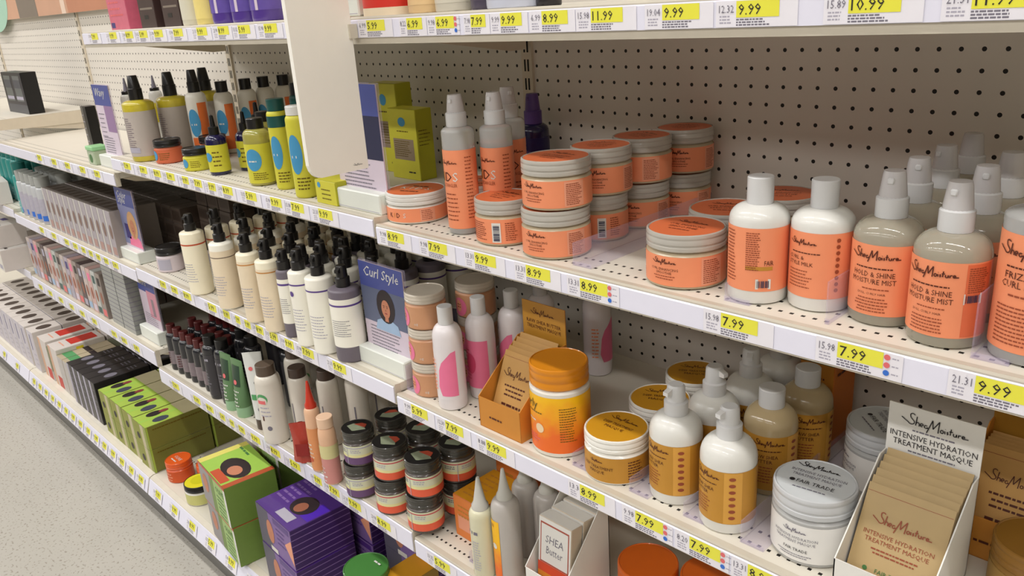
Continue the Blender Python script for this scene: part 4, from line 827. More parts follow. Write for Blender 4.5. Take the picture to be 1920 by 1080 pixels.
VJ = jar('black_lidded_jar', .034, .066, .020, M('jar_lilac_white', (216, 204, 208), .3), M('label_lilac_white', (212, 200, 206), .4), m_blkcap, None, lambda b, mp, h, R: (b.rect(mp, -R * .7, -R * .1, h * .72, h * .8, m_red, .0005), b.lines(mp, -R * .7, h * .5, R * .6, h * .06, 3, h * .16, m_red), b.rect(mp, R * .1, R * 1.2, h * .1, h * .9, m_lgrey, .0004, 6)), lz=(.004, None))
VJ.put(foot(325, 511, B2, .034), 'white jar with black lid and pinkish label, left of the cream lotion bottles')
VJ.put((-1.06, -.235, B2), 'black lidded jar with gold rim, behind the white jar with black lid', rz=1)
m_dkbox = M('dark_brown_box', (62, 50, 42), .5, .1); m_dkbox2 = M('dark_brown_face', (80, 68, 60), .5, .1, 30)
DK = carton('dark_box', .062, .07, .046, (m_dkbox2, m_dkbox, m_dkbox2), {'front': lambda b, mp, W_, h: b.rect(mp, W_ * .1, W_ * .9, h * .2, h * .8, m_dkbox, .0003)})
for i in range(4):
    for j in range(2):
        for k in range(4):
            if j == 0 and i > 2: continue
            DK.put((-1.185 + i * .068 + .035 - .003, -.155 + j * .078 + (-.0 if k < 3 else .002), B2 + k * .0465), 'small dark brown box in the shaded stack above the white jar with black lid', group='dark boxes stacked in the shade')

# middle bay, low shelf
B3 = ZB3
m_dkred = M('dark_red_cap', (84, 30, 30), .35); m_bk2 = M('black_bottle', (36, 36, 40), .22, .05, coat=.5)
RB = bottle('red_capped_bottle', .0185, .098, .110, .010, m_bk2, M('label_pinkgrey', (130, 118, 122), .4, .2, 90), (.02, .06), lambda b, mp, h, R: b.lines(mp, -R * .5, h * .8, R, .003, 5, .007, m_dkred), 'disc', m_dkred, .134, capR=.012)
n = 0
for i in range(6):
    for j in range(3):
        RB.put((-1.165 + i * .043 + j * .004, -.338 + j * .06, B3), 'small black bottle with dark red cap at the left end of the low shelf', rz=.3 * n, group='red capped black bottles'); n += 1
KB = bottle('black_bottle', .0225, .135, .148, .012, m_bk2, M('label_charcoal', (58, 56, 60), .35), (.012, .125), lambda b, mp, h, R: (b.scrib(mp, -R * .6, h * .85, R * 1.2, .006, m_lgrey), b.lines(mp, -R * .5, h * .6, R, .003, 6, .009, m_grey)), 'disc', m_black, .172, capR=.0155)
for i, (x, y) in enumerate(((-.895, -.345), (-.842, -.338), (-.870, -.27), (-.80, -.28), (-.90, -.17), (-.84, -.2), (-.75, -.21), (-.69, -.24))): KB.put((x, y, B3), 'black bottle with grey lettering between the red capped bottles and the green tubes', rz=i * .4, group='black bottles on the low shelf')
m_gtube = M('green_tube', (92, 128, 84), .35, .08, coat=.2); m_dgt = M('dark_green', (40, 66, 48), .35)
def tube(name, W_, H, mat, bandm, capm, art, capH=.028):
    r = root(name); b = MB(); n = 24; rings = []
    for k in range(7):
        t = k / 6; z = capH + (H - capH) * t; a = W_ / 2 * (.80 + .2 * t); c = max(.0012, W_ / 2 * .78 * (1 - t) ** .8); rings.append((a, c, z))
    V = []; Fc = []
    for (a, c, z) in rings:
        for i in range(n): q = 2 * pi * i / n; V.append((a * math.sin(q), -c * math.cos(q), z))
    for k in range(6):
        for i in range(n): j = (i + 1) % n; Fc.append((k * n + i, k * n + j, k * n + n + j, k * n + n + i))
    Fc += [tuple(range(n - 1, -1, -1)), tuple(range(6 * n, 7 * n))]; b.add(V, Fc, mat); part(b, 'tube_body', r)
    def mp(u, w_, off):
        t = max(0, min(1, (w_ - capH) / (H - capH))); a = W_ / 2 * (.80 + .2 * t); c = max(.0012, W_ / 2 * .78 * (1 - t) ** .8); s_ = max(-.98, min(.98, u / a)); return (u, -c * math.sqrt(1 - s_ * s_) - off - .0004, w_)
    b = MB(); b.lathe([(0, 0), (W_ * .36, 0), (W_ * .38, .002), (W_ * .38, capH), (0, capH)], capm, 24); part(b, 'cap', r)
    b = MB(); art(b, mp, W_, H); part(b, 'print', r); return Proto(r, 'tube')
GT = tube('green_tube', .052, .150, m_gtube, None, M('mint_cap', (150, 190, 150), .3), lambda b, mp, W_, H: (b.rect(mp, -W_ * .3, W_ * .3, H * .55, H * .9, m_dgt, .0004, 8), b.lines(mp, -W_ * .28, H * .45, W_ * .5, .003, 5, .009, m_white), b.disc(mp, 0, H * .62, .006, m_red, .0009)))
for i, x in enumerate((-.800, -.742)): GT.put((x, -.352, B3), ('green tube standing on its mint cap, left of two', 'green tube standing on its mint cap, right of two')[i], rz=.1)
m_gr2 = M('print_green_bright', (86, 160, 100), .42)
WT = tube('white_tube', .044, .195, M('tube_white', (224, 226, 222), .3, .02, coat=.2), None, M('tube_cap_brown', (84, 72, 62), .35), lambda b, mp, W_, H: (b.rect(mp, -W_ * .34, W_ * .34, H * .40, H * .47, m_gr2, .0004, 8), b.disc(mp, -W_ * .15, H * .80, .005, m_red, .0009), b.disc(mp, 0, H * .62, .0045, m_grey), b.disc(mp, W_ * .05, H * .28, .006, m_grey)))
p = at(484, 806, B3); WT.put((p.x, p.y + .018, B3), 'tall white tube with green band and red dot beside the crested bottle', rz=.85)
m_cond = M('white_bottle', (222, 216, 204), .3, .02, coat=.25)
def art_crest(b, mp, h, R):
    b.disc(mp, -R * .3, h * .76, R * .5, m_gr2, .0004, 18, h * .09); b.disc(mp, -R * .3, h * .73, R * .42, m_cond, .0007, 18, h * .07); b.rect(mp, -R * .7, R * .0, h * .68, h * .74, m_red, .0010, 4); b.lines(mp, -R * .6, h * .6, R, .003, 3, .01, m_lgrey); b.disc(mp, R * .0, h * .25, R * .2, m_grey); b.rect(mp, -R * .5, -R * .35, h * .38, h * .46, m_brown)
WBt = bottle('tall_white_bottle', .0285, .150, .168, .020, m_cond, m_cond, (.008, .150), art_crest, 'disc', M('tan_brown_cap', (92, 78, 66), .35), .192, capR=.0215)
WBt.put(foot(523, 834, B3, .0285), 'tall white bottle with green crest and brown cap, front of the low shelf', rz=.7); WBt.put((-.60, -.27, B3), 'tall white bottle behind the one with the green crest', rz=2)
WB2 = bottle('plain_white_bottle', .024, .145, .160, .018, m_cond, None, cap='disc', capm=M('dark_brown_cap', (70, 56, 48), .35), H=.182, capR=.0195)
b = MB(); b.rect(cyl(.024), .0, .003, .03, .1, m_grey, .0006); part(b, 'print', WB2.r)
for i, (x, y) in enumerate(((-.515, -.315), (-.452, -.280), (-.50, -.22), (-.40, -.24), (-.43, -.17))): WB2.put((x, y, B3), 'plain off white bottle behind the red pouch, %s' % ('nearest the crested bottle', 'right of its twin', 'second row left', 'second row right, by the red cap', 'deepest in shade')[i], rz=.2 * i)
m_pouch = M('red_foil', (168, 60, 46), .35, .15, 60, coat=.3)
r = root('red_pouch'); b = MB(); V = []; nx, nz = 10, 12
for s_ in (-1, 1):
    for j in range(nz + 1):
        for i in range(nx + 1):
            u = -1 + 2 * i / nx; v = j / nz; d = .014 * (1 - u * u) ** .6 * (1 - v ** 1.6) + .0005 + .0015 * math.sin(i * 1.9 + j) * (1 - u * u); V.append((u * .030 * (1 - .12 * math.sin(v * 3)), s_ * d, v * .088 + (.004 * (1 - abs(u)) if j == nz else 0)))
k = (nx + 1) * (nz + 1); Fc = []
for j in range(nz):
    for i in range(nx): a = j * (nx + 1) + i; Fc.append((a, a + 1, a + nx + 2, a + nx + 1)); a += k; Fc.append((a, a + nx + 1, a + nx + 2, a + 1))
b.add(V, Fc, m_pouch); part(b, 'pouch_body', r); b = MB(); b.rect(front(-.018), -.014, .014, .02, .05, M('print_darkred', (142, 34, 30), .35), .0005); part(b, 'print', r)
p = at(568, 864, B3); Proto(r, 'pouch').put((p.x, p.y + .012, B3), 'small red foil pouch standing between the white bottle and the red capped bottle', rz=.75, sc_=(1, 1.3, 1))
RC = bottle('red_topped_bottle', .0165, .135, .150, .010, M('peach_bottle', (228, 184, 150), .3, coat=.2), M('peach_orange', (222, 150, 98), .4), (.006, .105), lambda b, mp, h, R: (b.lines(mp, -R * .5, h * .6, R, .003, 4, .01, m_white), b.disc(mp, 0, h * .25, R * .35, m_rl)), 'nozzle', M('red_nozzle', (196, 56, 36), .3, coat=.3), .208, capR=.0125)
RC.put(foot(603, 886, B3, .0165), 'slim peach bottle with tall red pointed cap')
RCp = bottle('peach_bottle', .0185, .105, .130, .013, M('peach_bottle', (228, 184, 150), .3), M('label_peachpink', (206, 140, 134), .4), (.004, .062), lambda b, mp, h, R: b.lines(mp, -R * .5, h * .6, R, .003, 4, .01, m_white), 'disc', M('peach_cap', (232, 196, 166), .3), .152, capR=.0165, stripe=[(.062, .092, M('label_limewhite', (214, 206, 150), .4))])
RCp.put(foot(628, 910, B3, .0185), 'peach and pink bottle between the red capped bottle and the purple banded jars')
m_slid = M('smoky_lid', (70, 68, 62), .2, .05, trans=.25, coat=.4)
def art_fruit(b, mp, R): b.poly(mp, [(-R * .6, -R * .3), (R * .2, -R * .55), (R * .7, R * .1), (R * .1, R * .35), (-R * .5, R * .15)], M('print_leafgrey', (128, 136, 112), .45, .2, 120)); b.poly(mp, [(-R * .4, R * .1), (R * .5, R * .2), (R * .3, R * .55), (-R * .1, R * .5)], M('print_fruit', (170, 70, 48), .45, .2, 120), .0007)
def bj(main, band, base, R, liddisc):
    def art(b, mp, h, R_):
        n_ = 28
        b.lathe([(R_ + .0006, .006), (R_ + .0006, .006 + h * .38)], main, 36); b.lathe([(R_ + .0006, .006 + h * .38), (R_ + .0006, .006 + h * .52)], band, 36); b.lathe([(R_ + .0006, .006 + h * .86), (R_ + .0006, .006 + h * .92)], M('band_rose', (196, 82, 88), .4) if base else m_lgrey, 36)
        b.rect(mp, R_ * .05, R_ * .09, .0, h * .9, m_lgrey, .0009); b.lines(mp, -R_ * .7, h * .74, R_ * .7, h * .05, 2, h * .1, m_grey); b.lines(mp, R_ * .3, h * .74, R_ * .7, h * .05, 2, h * .1, m_lgrey)
    return jar('banded_jar', R, .0735, .021, M('jar_smoke', (96, 86, 80), .25, trans=.3, coat=.3), M('label_celadon', (214, 216, 186), .4), m_slid, m_black, art, liddisc, lz=(.006, .046))
PJR = bj(M('band_purple', (104, 74, 116), .4), M('band_pale', (224, 218, 158), .4), False, .032, art_fruit); OJR = bj(M('band_tomato', (226, 96, 66), .4), M('band_pale', (224, 218, 158), .4), True, .034, art_fruit)
q = [(PJR, foot(684, 936, B3, .032), 'purple banded'), (OJR, foot(743, 967, B3, .034), 'red banded'), (OJR, foot(803, 1001, B3, .034), 'red banded')]
wh = ['leftmost of the three jar stacks', 'middle of the three jar stacks', 'rightmost of the three jar stacks']
for i, (P_, p, nm) in enumerate(q):
    for k in range(2): P_.put((p.x + .003 * k, p.y + .004 * k, B3 + .0737 * k), '%s jar with smoky lid, %s in the %s' % (nm, ('bottom', 'top')[k], wh[i]), rz=(.1, -.3, 0)[i])
    for k in range(2): P_.put((p.x + .012, p.y + .078, B3 + .0737 * k), '%s jar with smoky lid, %s of the pair behind the %s' % (nm, ('bottom', 'top')[k], wh[i][:wh[i].index(' of')] + ' stack'), rz=.8)

# ---------------------------------------------------------------- bottom shelf, middle bay
Z = Z4 + .0002
m_orj = M('orange_jar', (224, 92, 34), .3, .05, coat=.3); m_orlab = M('orange_jar_label', (206, 84, 34), .4)
BO = jar('orange_jar', .036, .062, .020, m_orj, m_orlab, m_orj, m_orj, lambda b, mp, h, R: b.lines(mp, -R * .6, h * .7, R * 1.2, .003, 3, .009, m_coral2), lambda b, mp, R: (b.text(mp, 'OLIVE', 0, -R * .1, R * .28, m_white, align='c', maxw=R * 1.1), b.scrib(mp, 0, -R * .4, R * .8, R * .1, m_white, align='c')), lz=(.004, None))
BO.put(foot(344, 905, Z, .036), 'orange jar with white print on its lid, front left on the bottom shelf')
p = at(392, 866, Z + .062); BO.put((p.x, p.y, Z), 'orange jar second from the left, behind the yellow lidded jar'); BO.put((p.x + .055, p.y + .075, Z), 'orange jar tucked behind the upper green kit box, left of two'); BO.put((p.x + .135, p.y + .095, Z), 'orange jar tucked behind the upper green kit box, right of two')
m_ytop2 = M('yellow_lid_print', (226, 214, 40), .4)
YJ = jar('yellow_lidded_jar', .040, .058, .018, m_offw, M('label_pale_lime', (206, 204, 128), .4), m_black, m_ytop2, None, lambda b, mp, R: (b.disc(mp, -R * .1, R * .05, R * .55, M('lime_yellow_deep', (206, 200, 30), .4), .0004, 20), b.scrib(mp, -R * .3, R * .35, R * .5, R * .07, m_olive)), lz=(.004, None))
YJ.put(foot(383, 948, Z, .040), 'jar with black rimmed yellow lid, half hidden by the green kit boxes')
m_gk = M('kit_green', (112, 140, 62), .42, .06); m_gkl = M('kit_light_green', (158, 190, 112), .42, .05); m_gkt = M('kit_lime_top', (160, 200, 84), .42, .05); m_gks = M('kit_grey', (150, 146, 146), .42, .05)
def kit_top(b, mp, W_, D_):
    b.rect(mp, 0, W_ * .5, D_ * .55, D_, m_gkt, .0002); b.rect(mp, W_ * .0, W_ * .12, 0, D_, M('kit_yellow', (224, 214, 110), .42), .0003); b.rect(mp, W_ * .9, W_, 0, D_, M('kit_rust', (180, 84, 50), .42), .0003)
    b.disc(mp, W_ * .60, D_ * .45, W_ * .30, m_hair, .0005, 20, D_ * .26); b.disc(mp, W_ * .66, D_ * .40, W_ * .13, m_skin, .0008, 16, D_ * .14); b.rect(mp, W_ * .45, W_ * .85, D_ * .02, D_ * .2, m_rl, .0006); b.scrib(mp, W_ * .1, D_ * .8, W_ * .3, .006, m_green)
def kit_front(b, mp, W_, h):
    b.rect(mp, 0, W_ * .40, 0, h, m_gks, .0002); b.rect(mp, W_ * .40, W_ * .55, 0, h, m_gk, .0002); b.rect(mp, 0, W_, h * .93, h, m_rl, .0004); b.disc(mp, W_ * .2, h * .55, W_ * .10, m_skin, .0006, 14, h * .24)
    b.text(mp, 'OLIVE', W_ * .62, h * .68, h * .14, m_green, maxw=W_ * .3); b.lines(mp, W_ * .62, h * .55, W_ * .3, .003, 6, .011, m_green); b.rect(mp, W_ * .93, W_, 0, h, m_white, .0003)
GK = carton('green_kit_box', .180, .125, .109, (m_gkl, m_gk, m_gkt), {'front': kit_front, 'top': kit_top})
GK.put((-.706, -.414, Z), 'green kit box with portrait lid, lower of the stacked pair', rz=-.10); GK.put((-.708, -.416, Z + .1095), 'green kit box with portrait lid, upper of the stacked pair', rz=-.10)
GK.put((-.740, -.272, Z), 'green kit box behind the stacked pair, lower one', rz=.0); GK.put((-.745, -.270, Z + .1095), 'green kit box behind the stacked pair, upper one', rz=.0)
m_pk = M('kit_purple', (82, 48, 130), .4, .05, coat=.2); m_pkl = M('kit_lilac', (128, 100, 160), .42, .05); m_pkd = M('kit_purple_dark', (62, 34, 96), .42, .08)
def pk_top(b, mp, W_, D_):
    b.lines(mp, W_ * .05, D_ * .80, W_ * .42, .006, 5, .017, m_pkl); b.disc(mp, W_ * .62, D_ * .48, W_ * .22, m_hair, .0005, 18, D_ * .22); b.disc(mp, W_ * .62, D_ * .42, W_ * .10, m_skin2, .0008, 14, D_ * .12); b.rect(mp, W_ * .45, W_ * .8, D_ * .08, D_ * .24, m_lgrey, .0006)
    b.rect(mp, W_ * .78, W_ * .98, D_ * .3, D_ * .7, M('kit_royal', (76, 36, 170), .4), .0003)
def pk_front(b, mp, W_, h):
    b.rect(mp, 0, W_ * .36, 0, h, M('kit_slate', (92, 88, 104), .42), .0002); b.disc(mp, W_ * .36, h * .5, W_ * .10, m_skin, .0006, 14, h * .3); b.rect(mp, W_ * .30, W_ * .5, 0, h * .12, m_offw, .0005)
    b.lines(mp, W_ * .55, h * .7, W_ * .3, .004, 4, .012, m_pk); b.poly(mp, [(W_ * .78, h * .5), (W_ * .99, h * .1), (W_ * .99, h * .75)], m_coral2, .0006); b.rect(mp, W_ * .5, W_ * .95, h * .82, h * .96, m_pk, .0004)
def pk_side(b, mp, D_, h):
    for i in range(7): b.rect(mp, 0, D_, h * (i / 7 + .03), h * (i / 7 + .05), m_pkl, .0002)
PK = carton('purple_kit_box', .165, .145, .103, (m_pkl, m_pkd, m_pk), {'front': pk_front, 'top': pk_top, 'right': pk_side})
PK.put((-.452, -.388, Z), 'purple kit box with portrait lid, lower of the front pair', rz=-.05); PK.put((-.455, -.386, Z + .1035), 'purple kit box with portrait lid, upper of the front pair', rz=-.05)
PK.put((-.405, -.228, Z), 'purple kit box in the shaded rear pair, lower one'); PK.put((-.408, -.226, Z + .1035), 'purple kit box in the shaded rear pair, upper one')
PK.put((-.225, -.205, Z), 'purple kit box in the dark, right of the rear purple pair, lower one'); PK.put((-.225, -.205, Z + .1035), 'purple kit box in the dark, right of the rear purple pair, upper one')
m_glid = M('green_lid', (70, 128, 60), .35, .05, coat=.2)
GL = jar('green_lidded_jar', .048, .150, .035, M('green_jar', (96, 150, 80), .3, trans=.2), M('green_label', (120, 160, 90), .4), m_glid, None, lambda b, mp, h, R: b.lines(mp, -R * .5, h * .8, R, .004, 5, .012, m_white), lz=(.004, None))
b = MB(); b.scrib(topm(.1502), .0, .02, .02, .004, m_white, .001); part(b, 'lid_print', KIDS[GL.r][2])
p = at(686, 1062, Z + .150); GL.put((p.x, p.y, Z), 'jar with round green lid at the photo bottom, right of the purple kits')
GDJ = carton('mustard_carton', .07, .09, .135, (m_gold, M('mustard', (150, 120, 50), .45), m_goldlid)); p = at(765, 1045, Z + .135); GDJ.put((p.x + .035, p.y - .02, Z), 'mustard carton barely showing at the photo bottom, right of the green lid')
GDJ.put((-.62, -.10, Z), 'mustard carton deep in the dark at the back of the bottom shelf')

# ---------------------------------------------------------------- bottom shelf, far bay
m_lk = M('lime_kit', (122, 124, 56), .42, .06); m_lkt = M('lime_kit_top', (168, 196, 80), .42, .05); m_lks = M('lime_kit_front', (150, 160, 74), .42)
def lk_top(b, mp, W_, D_):
    b.rect(mp, 0, W_, D_ * .62, D_, M('kit_tan', (196, 186, 150), .42), .0002); b.rect(mp, W_ * .44, W_ * .56, 0, D_ * .62, m_gkt, .0003)
    b.disc(mp, W_ * .25, D_ * .30, W_ * .17, m_hair, .0006, 14, D_ * .13); b.disc(mp, W_ * .75, D_ * .30, W_ * .17, M('print_bluegrey', (64, 68, 84), .45), .0006, 14, D_ * .13); b.disc(mp, W_ * .27, D_ * .45, W_ * .10, M('print_maroon', (132, 56, 56), .45), .0008, 12, D_ * .08)
def lk_front(b, mp, W_, h): b.rect(mp, 0, W_ * .55, 0, h, M('kit_olive', (142, 146, 50), .42), .0002); b.rect(mp, W_ * .55, W_ * .8, 0, h, M('kit_tan', (196, 186, 150), .42), .0003); b.disc(mp, W_ * .3, h * .4, W_ * .12, m_hair, .0006, 12)
def lk_side(b, mp, D_, h): b.scrib(mp, D_ * .1, h * .8, D_ * .8, .003, m_olive); b.rect(mp, 0, D_ * .03, 0, h, m_lkt, .0003)
LK = carton('lime_kit_box', .095, .185, .074, (m_lks, m_lk, m_lkt), {'front': lk_front, 'top': lk_top, 'right': lk_side})
for i in range(4):
    for j in range(2):
        for k in range(2):
            LK.put((-1.270 - i * .099, -.353 + j * .19 - (.0 if i else .004), Z + k * .0745), 'lime kit box, %s of the %s column from the middle bay%s' % (('bottom', 'top')[k], ('nearest', 'second', 'third', 'fourth')[i], ('', ', rear row')[j]))
m_bkk = M('black_kit', (36, 33, 36), .4, .05, coat=.2)
BK = carton('black_kit_box', .052, .18, .152, (m_bkk, m_bkk, m_bkk), {'top': lambda b, mp, W_, D_: (b.disc(mp, W_ * .5, D_ * .35, W_ * .3, m_grey, .0005, 12, D_ * .12), b.lines(mp, W_ * .2, D_ * .8, W_ * .6, .004, 3, .012, m_grey)), 'front': lambda b, mp, W_, h: (b.rect(mp, W_ * .0, W_ * .35, 0, h, m_lgrey, .0003), b.lines(mp, W_ * .5, h * .8, W_ * .4, .003, 4, .02, m_grey))})
for i in range(5):
    for j in range(2): BK.put((-1.690 - i * .055, -.352 + j * .185, Z), 'black kit box, %s from the lime kit boxes%s' % (('first', 'second', 'third', 'fourth', 'fifth')[i], ('', ', rear row')[j]))
m_tanb = M('tan_carton', (186, 172, 144), .45, .06)
TNC = carton('tan_carton', .058, .175, .140, (M('pale_print', (190, 184, 180), .42, .15, 60), m_tanb, m_tanb), {'top': lambda b, mp, W_, D_: (b.rect(mp, 0, W_, D_ * .1, D_ * .3, m_gr2, .0003), b.rect(mp, 0, W_, D_ * .5, D_ * .62, m_hair, .0003))})
for i in range(2): TNC.put((-1.975 - i * .062, -.350, Z), ('tan carton with green stripe beside the black kit boxes', 'tan carton with green stripe, left of its twin')[i])
m_wk = M('white_kit', (216, 208, 202), .42, .05); m_kr = M('kit_red', (200, 50, 40), .42); m_ky = M('kit_yellow2', (224, 206, 48), .42)
RK = carton('red_topped_kit_box', .098, .17, .158, (m_wk, m_wk, m_wk), {'top': lambda b, mp, W_, D_: (b.rect(mp, W_ * .1, W_ * .8, D_ * .35, D_ * .9, m_kr, .0003), b.scrib(mp, W_ * .15, D_ * .2, W_ * .6, .005, m_coral2)), 'front': lambda b, mp, W_, h: (b.rect(mp, 0, W_ * .3, 0, h, M('kit_peach', (214, 170, 140), .42), .0002), b.rect(mp, W_ * .45, W_ * .95, h * .02, h * .3, m_kr, .0004)),
    'right': lambda b, mp, D_, h: (b.rect(mp, 0, D_ * .4, h * .25, h * .9, M('kit_sage', (176, 178, 150), .42), .0002), b.rect(mp, D_ * .4, D_ * .55, h * .2, h * .95, m_ky, .0003), b.rect(mp, D_ * .4, D_, 0, h * .2, m_gr2, .0003), b.rect(mp, D_ * .35, D_ * .6, h * .2, h * .4, m_indigo, .0004), b.disc(mp, D_ * .15, h * .15, h * .13, m_kr, .0005, 14))})
for i in range(2):
    for j in range(2): RK.put((-2.115 - i * .125, -.352 + j * .178, Z), '%s white kit box with red top and coloured side%s' % (('right hand', 'left hand')[i], (', front row', ', rear row')[j]))
m_bw = M('window_brown', (70, 56, 50), .45, .1)
WK = carton('white_carton', .080, .105, .165, (M('white_front_print', (204, 198, 206), .42, .1, 50), m_wk, m_wk), {'top': lambda b, mp, W_, D_: b.disc(mp, W_ * .55, D_ * .5, W_ * .30, m_bw, .0004, 12, D_ * .27), 'front': lambda b, mp, W_, h: (b.rect(mp, W_ * .35, W_ * .45, h * .5, h * .9, m_indigo, .0004), b.lines(mp, W_ * .5, h * .4, W_ * .35, .004, 3, .02, m_lgrey))})
for i in range(10):
    for j in range(3): WK.put((-2.36 - i * .0835 - (0.02 if i else 0), -.392 + j * .108, Z), 'white carton with a brown window in its lid, far along the bottom shelf', group='white cartons with brown windows')

# ---------------------------------------------------------------- far bay shelves
L1, L2, L3 = ZL1, ZL2, ZL3
GT2 = root('green_lidded_tub'); b = MB(); b.box(-.026, .026, -.02, .02, 0, .040, M('tub_clear', (200, 216, 186), .25, trans=.3), .002); part(b, 'tub', GT2, smooth=False)
b = MB(); b.disc(front(-.0202, 0, .018), 0, 0, .012, m_green, .0003, 16); part(b, 'label', GT2, smooth=False)
b = MB(); b.box(-.028, .028, -.022, .022, .040, .052, M('mint_lid', (150, 206, 150), .35), .002); part(b, 'lid', GT2, smooth=False)
p = at(174, 309, L1); Proto(GT2, 'tub').put((p.x, p.y + .02, L1), 'small tub with mint green lid on the bright far shelf, left of the sign')
BT = carton('slim_black_box', .045, .03, .140, (M('box_grey_face', (96, 92, 84), .4), m_black, m_black), {'front': lambda b, mp, W_, h: (b.rect(mp, W_ * .45, W_, 0, h, m_black, .0003), b.lines(mp, W_ * .1, h * .8, W_ * .3, .003, 5, .02, m_lgrey))})
p = aty(184, 285, -.255); BT.put((p.x, -.255, L1), 'slim black box standing behind the green lidded tub on the bright far shelf')
p = at(36, 212, 1.10); BB = carton('black_box', .150, .055, .098, (M('black_face', (34, 34, 34), .35), m_black, m_black), {'front': lambda b, mp, W_, h: (b.rect(mp, 0, W_, 0, h * .22, M('grey_face', (74, 76, 80), .4), .0003), [b.rect(mp, W_ * a, W_ * (a + .34), h * .3, h * .92, M('grey_window', (92, 98, 94), .3), .0003) for a in (.10, .56)], [b.rect(mp, W_ * a, W_ * (a + .34), h * .34, h * .42, m_lgrey, .0006) for a in (.10, .56)], [b.rect(mp, W_ * a, W_ * (a + .34), h * .62, h * .82, M('grey_face', (74, 76, 80), .4), .0006) for a in (.10, .56)])})
BB.put((p.x, p.y + .03, 1.1002), 'black box with two grey windows on the shelf at the left photo edge', sc_=(1.75, 1, 1.55))
LP = carton('lilac_box', .07, .05, .13, (M('lilac_face', (190, 180, 210), .4), M('lilac_face', (190, 180, 210), .4), m_bkk), {'front': lambda b, mp, W_, h: (b.rect(mp, 0, W_, h * .8, h, m_hair, .0003), b.rect(mp, 0, W_, 0, h * .25, m_indigo, .0003))}); LP.put((-2.83, -.335, 1.1002), 'lilac box with dark top, cut off by the left photo edge')
# shelf edge end panel of the higher shelf next to it
b = MB(); b.prism([(-.374, 1.064), (-.374, 1.0985), (-.012, 1.0985), (-.012, 1.050), (-.20, 1.056)], X3 - .0018, X3 - .0005, 'x', m_steel); o = b.build('shelf_end_panel', smooth=False); tag(o, 'cream end panel closing the side of the shelf under the black box', 'end panel')

# grey capped bottles, then brown topped cartons on the far second shelf
m_gcap = M('grey_cap', (160, 162, 158), .35, .05); m_gbot = M('grey_white_bottle', (190, 192, 194), .35, .05, coat=.2)
GC = bottle('grey_capped_bottle', .026, .118, .130, .018, m_gbot, M('label_greylilac', (176, 172, 184), .42, .15, 70), (.006, .09), lambda b, mp, h, R: (b.rect(mp, -R * .6, R * .2, h * .08, h * .3, m_blue, .0005, 4), b.rect(mp, R * .2, R * .9, h * .2, h * .8, m_lgrey, .0005, 4)), 'disc', m_gcap, .165, capR=.0235)
for i in range(5):
    for j in range(5): GC.put((-2.307 + i * .058 + j * .003, -.338 + j * .066, L2), 'grey white bottle with broad grey cap on the far second shelf', rz=.2 * i, group='grey capped bottles')
BX = carton('brown_topped_carton', .050, .072, .138, (M('carton_greylilac', (168, 160, 166), .42, .12, 60), M('carton_taupe', (150, 142, 136), .42), M('carton_top_grey', (92, 84, 78), .42)), {'top': lambda b, mp, W_, D_: b.rect(mp, W_ * .15, W_ * .8, D_ * .2, D_ * .75, M('carton_brown', (70, 58, 50), .45), .0003),
    'front': lambda b, mp, W_, h: (b.rect(mp, 0, W_ * .22, 0, h, M('carton_edge', (206, 202, 196), .42), .0003), b.disc(mp, W_ * .62, h * .55, W_ * .22, M('print_browngrey', (128, 102, 92), .45), .0005, 12, h * .16), b.rect(mp, W_ * .35, W_ * .9, h * .05, h * .22, M('carton_rose', (176, 140, 132), .45), .0004))})
for i in range(12):
    for j in range(4): BX.put((-1.985 + i * .0525, -.325 + j * .0755, L2), 'slim carton with brown window in its top on the far second shelf', group='brown topped cartons')
for i in range(3):
    for j in range(2):
        for k in range(3): DK.put((-1.362 + i * .064 - .01, -.195 + j * .078, L2 + k * .0465), 'small dark brown box in the shade behind the sign with light hair', group='dark boxes behind the far sign')
# teal bottles beyond
m_teal = M('teal_plastic', (58, 150, 144), .32, .06, coat=.2); m_teald = M('teal_cap', (40, 118, 112), .35)
TL = bottle('teal_bottle', .031, .150, .168, .020, m_teal, M('teal_label', (120, 176, 176), .4, .1, 60), (.006, .06), lambda b, mp, h, R: b.lines(mp, -R * .5, h * .8, R, .004, 3, .012, m_white), 'disc', m_teald, .215, capR=.025)
for i in range(5):
    for j in range(4): TL.put((-2.44 - i * .066, -.292 + j * .067, .7752), 'teal bottle with ribbed cap on the shelf at the left edge', group='teal bottles')
for j in range(5): TL.put((-2.368, -.330 + j * .066, L2), 'teal bottle with ribbed cap beside the grey capped bottles', group='teal bottles by the grey caps', sc_=(.9, .9, .86))
# pastel cartons, far third shelf
cols = [(198, 184, 178), (176, 164, 176), (206, 170, 164), (188, 190, 186), (150, 138, 130), (90, 74, 74)]
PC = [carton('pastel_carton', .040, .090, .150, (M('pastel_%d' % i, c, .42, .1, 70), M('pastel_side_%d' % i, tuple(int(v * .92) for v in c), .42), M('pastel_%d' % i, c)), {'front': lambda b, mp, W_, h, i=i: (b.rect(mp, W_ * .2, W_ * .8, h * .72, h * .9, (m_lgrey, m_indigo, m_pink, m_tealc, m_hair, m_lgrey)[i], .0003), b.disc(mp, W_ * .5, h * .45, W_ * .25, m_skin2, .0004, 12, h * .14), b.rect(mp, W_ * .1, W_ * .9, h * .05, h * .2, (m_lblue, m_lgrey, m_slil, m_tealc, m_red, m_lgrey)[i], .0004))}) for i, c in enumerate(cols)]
cn = ['beige', 'lilac', 'rose', 'pale grey', 'taupe', 'dark plum']
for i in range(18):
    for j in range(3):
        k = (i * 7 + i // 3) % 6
        PC[k].put((-2.372 + i * .0435, -.318 + j * .094, L3), 'narrow %s carton on the far third shelf' % cn[k], group='narrow %s cartons' % cn[k])
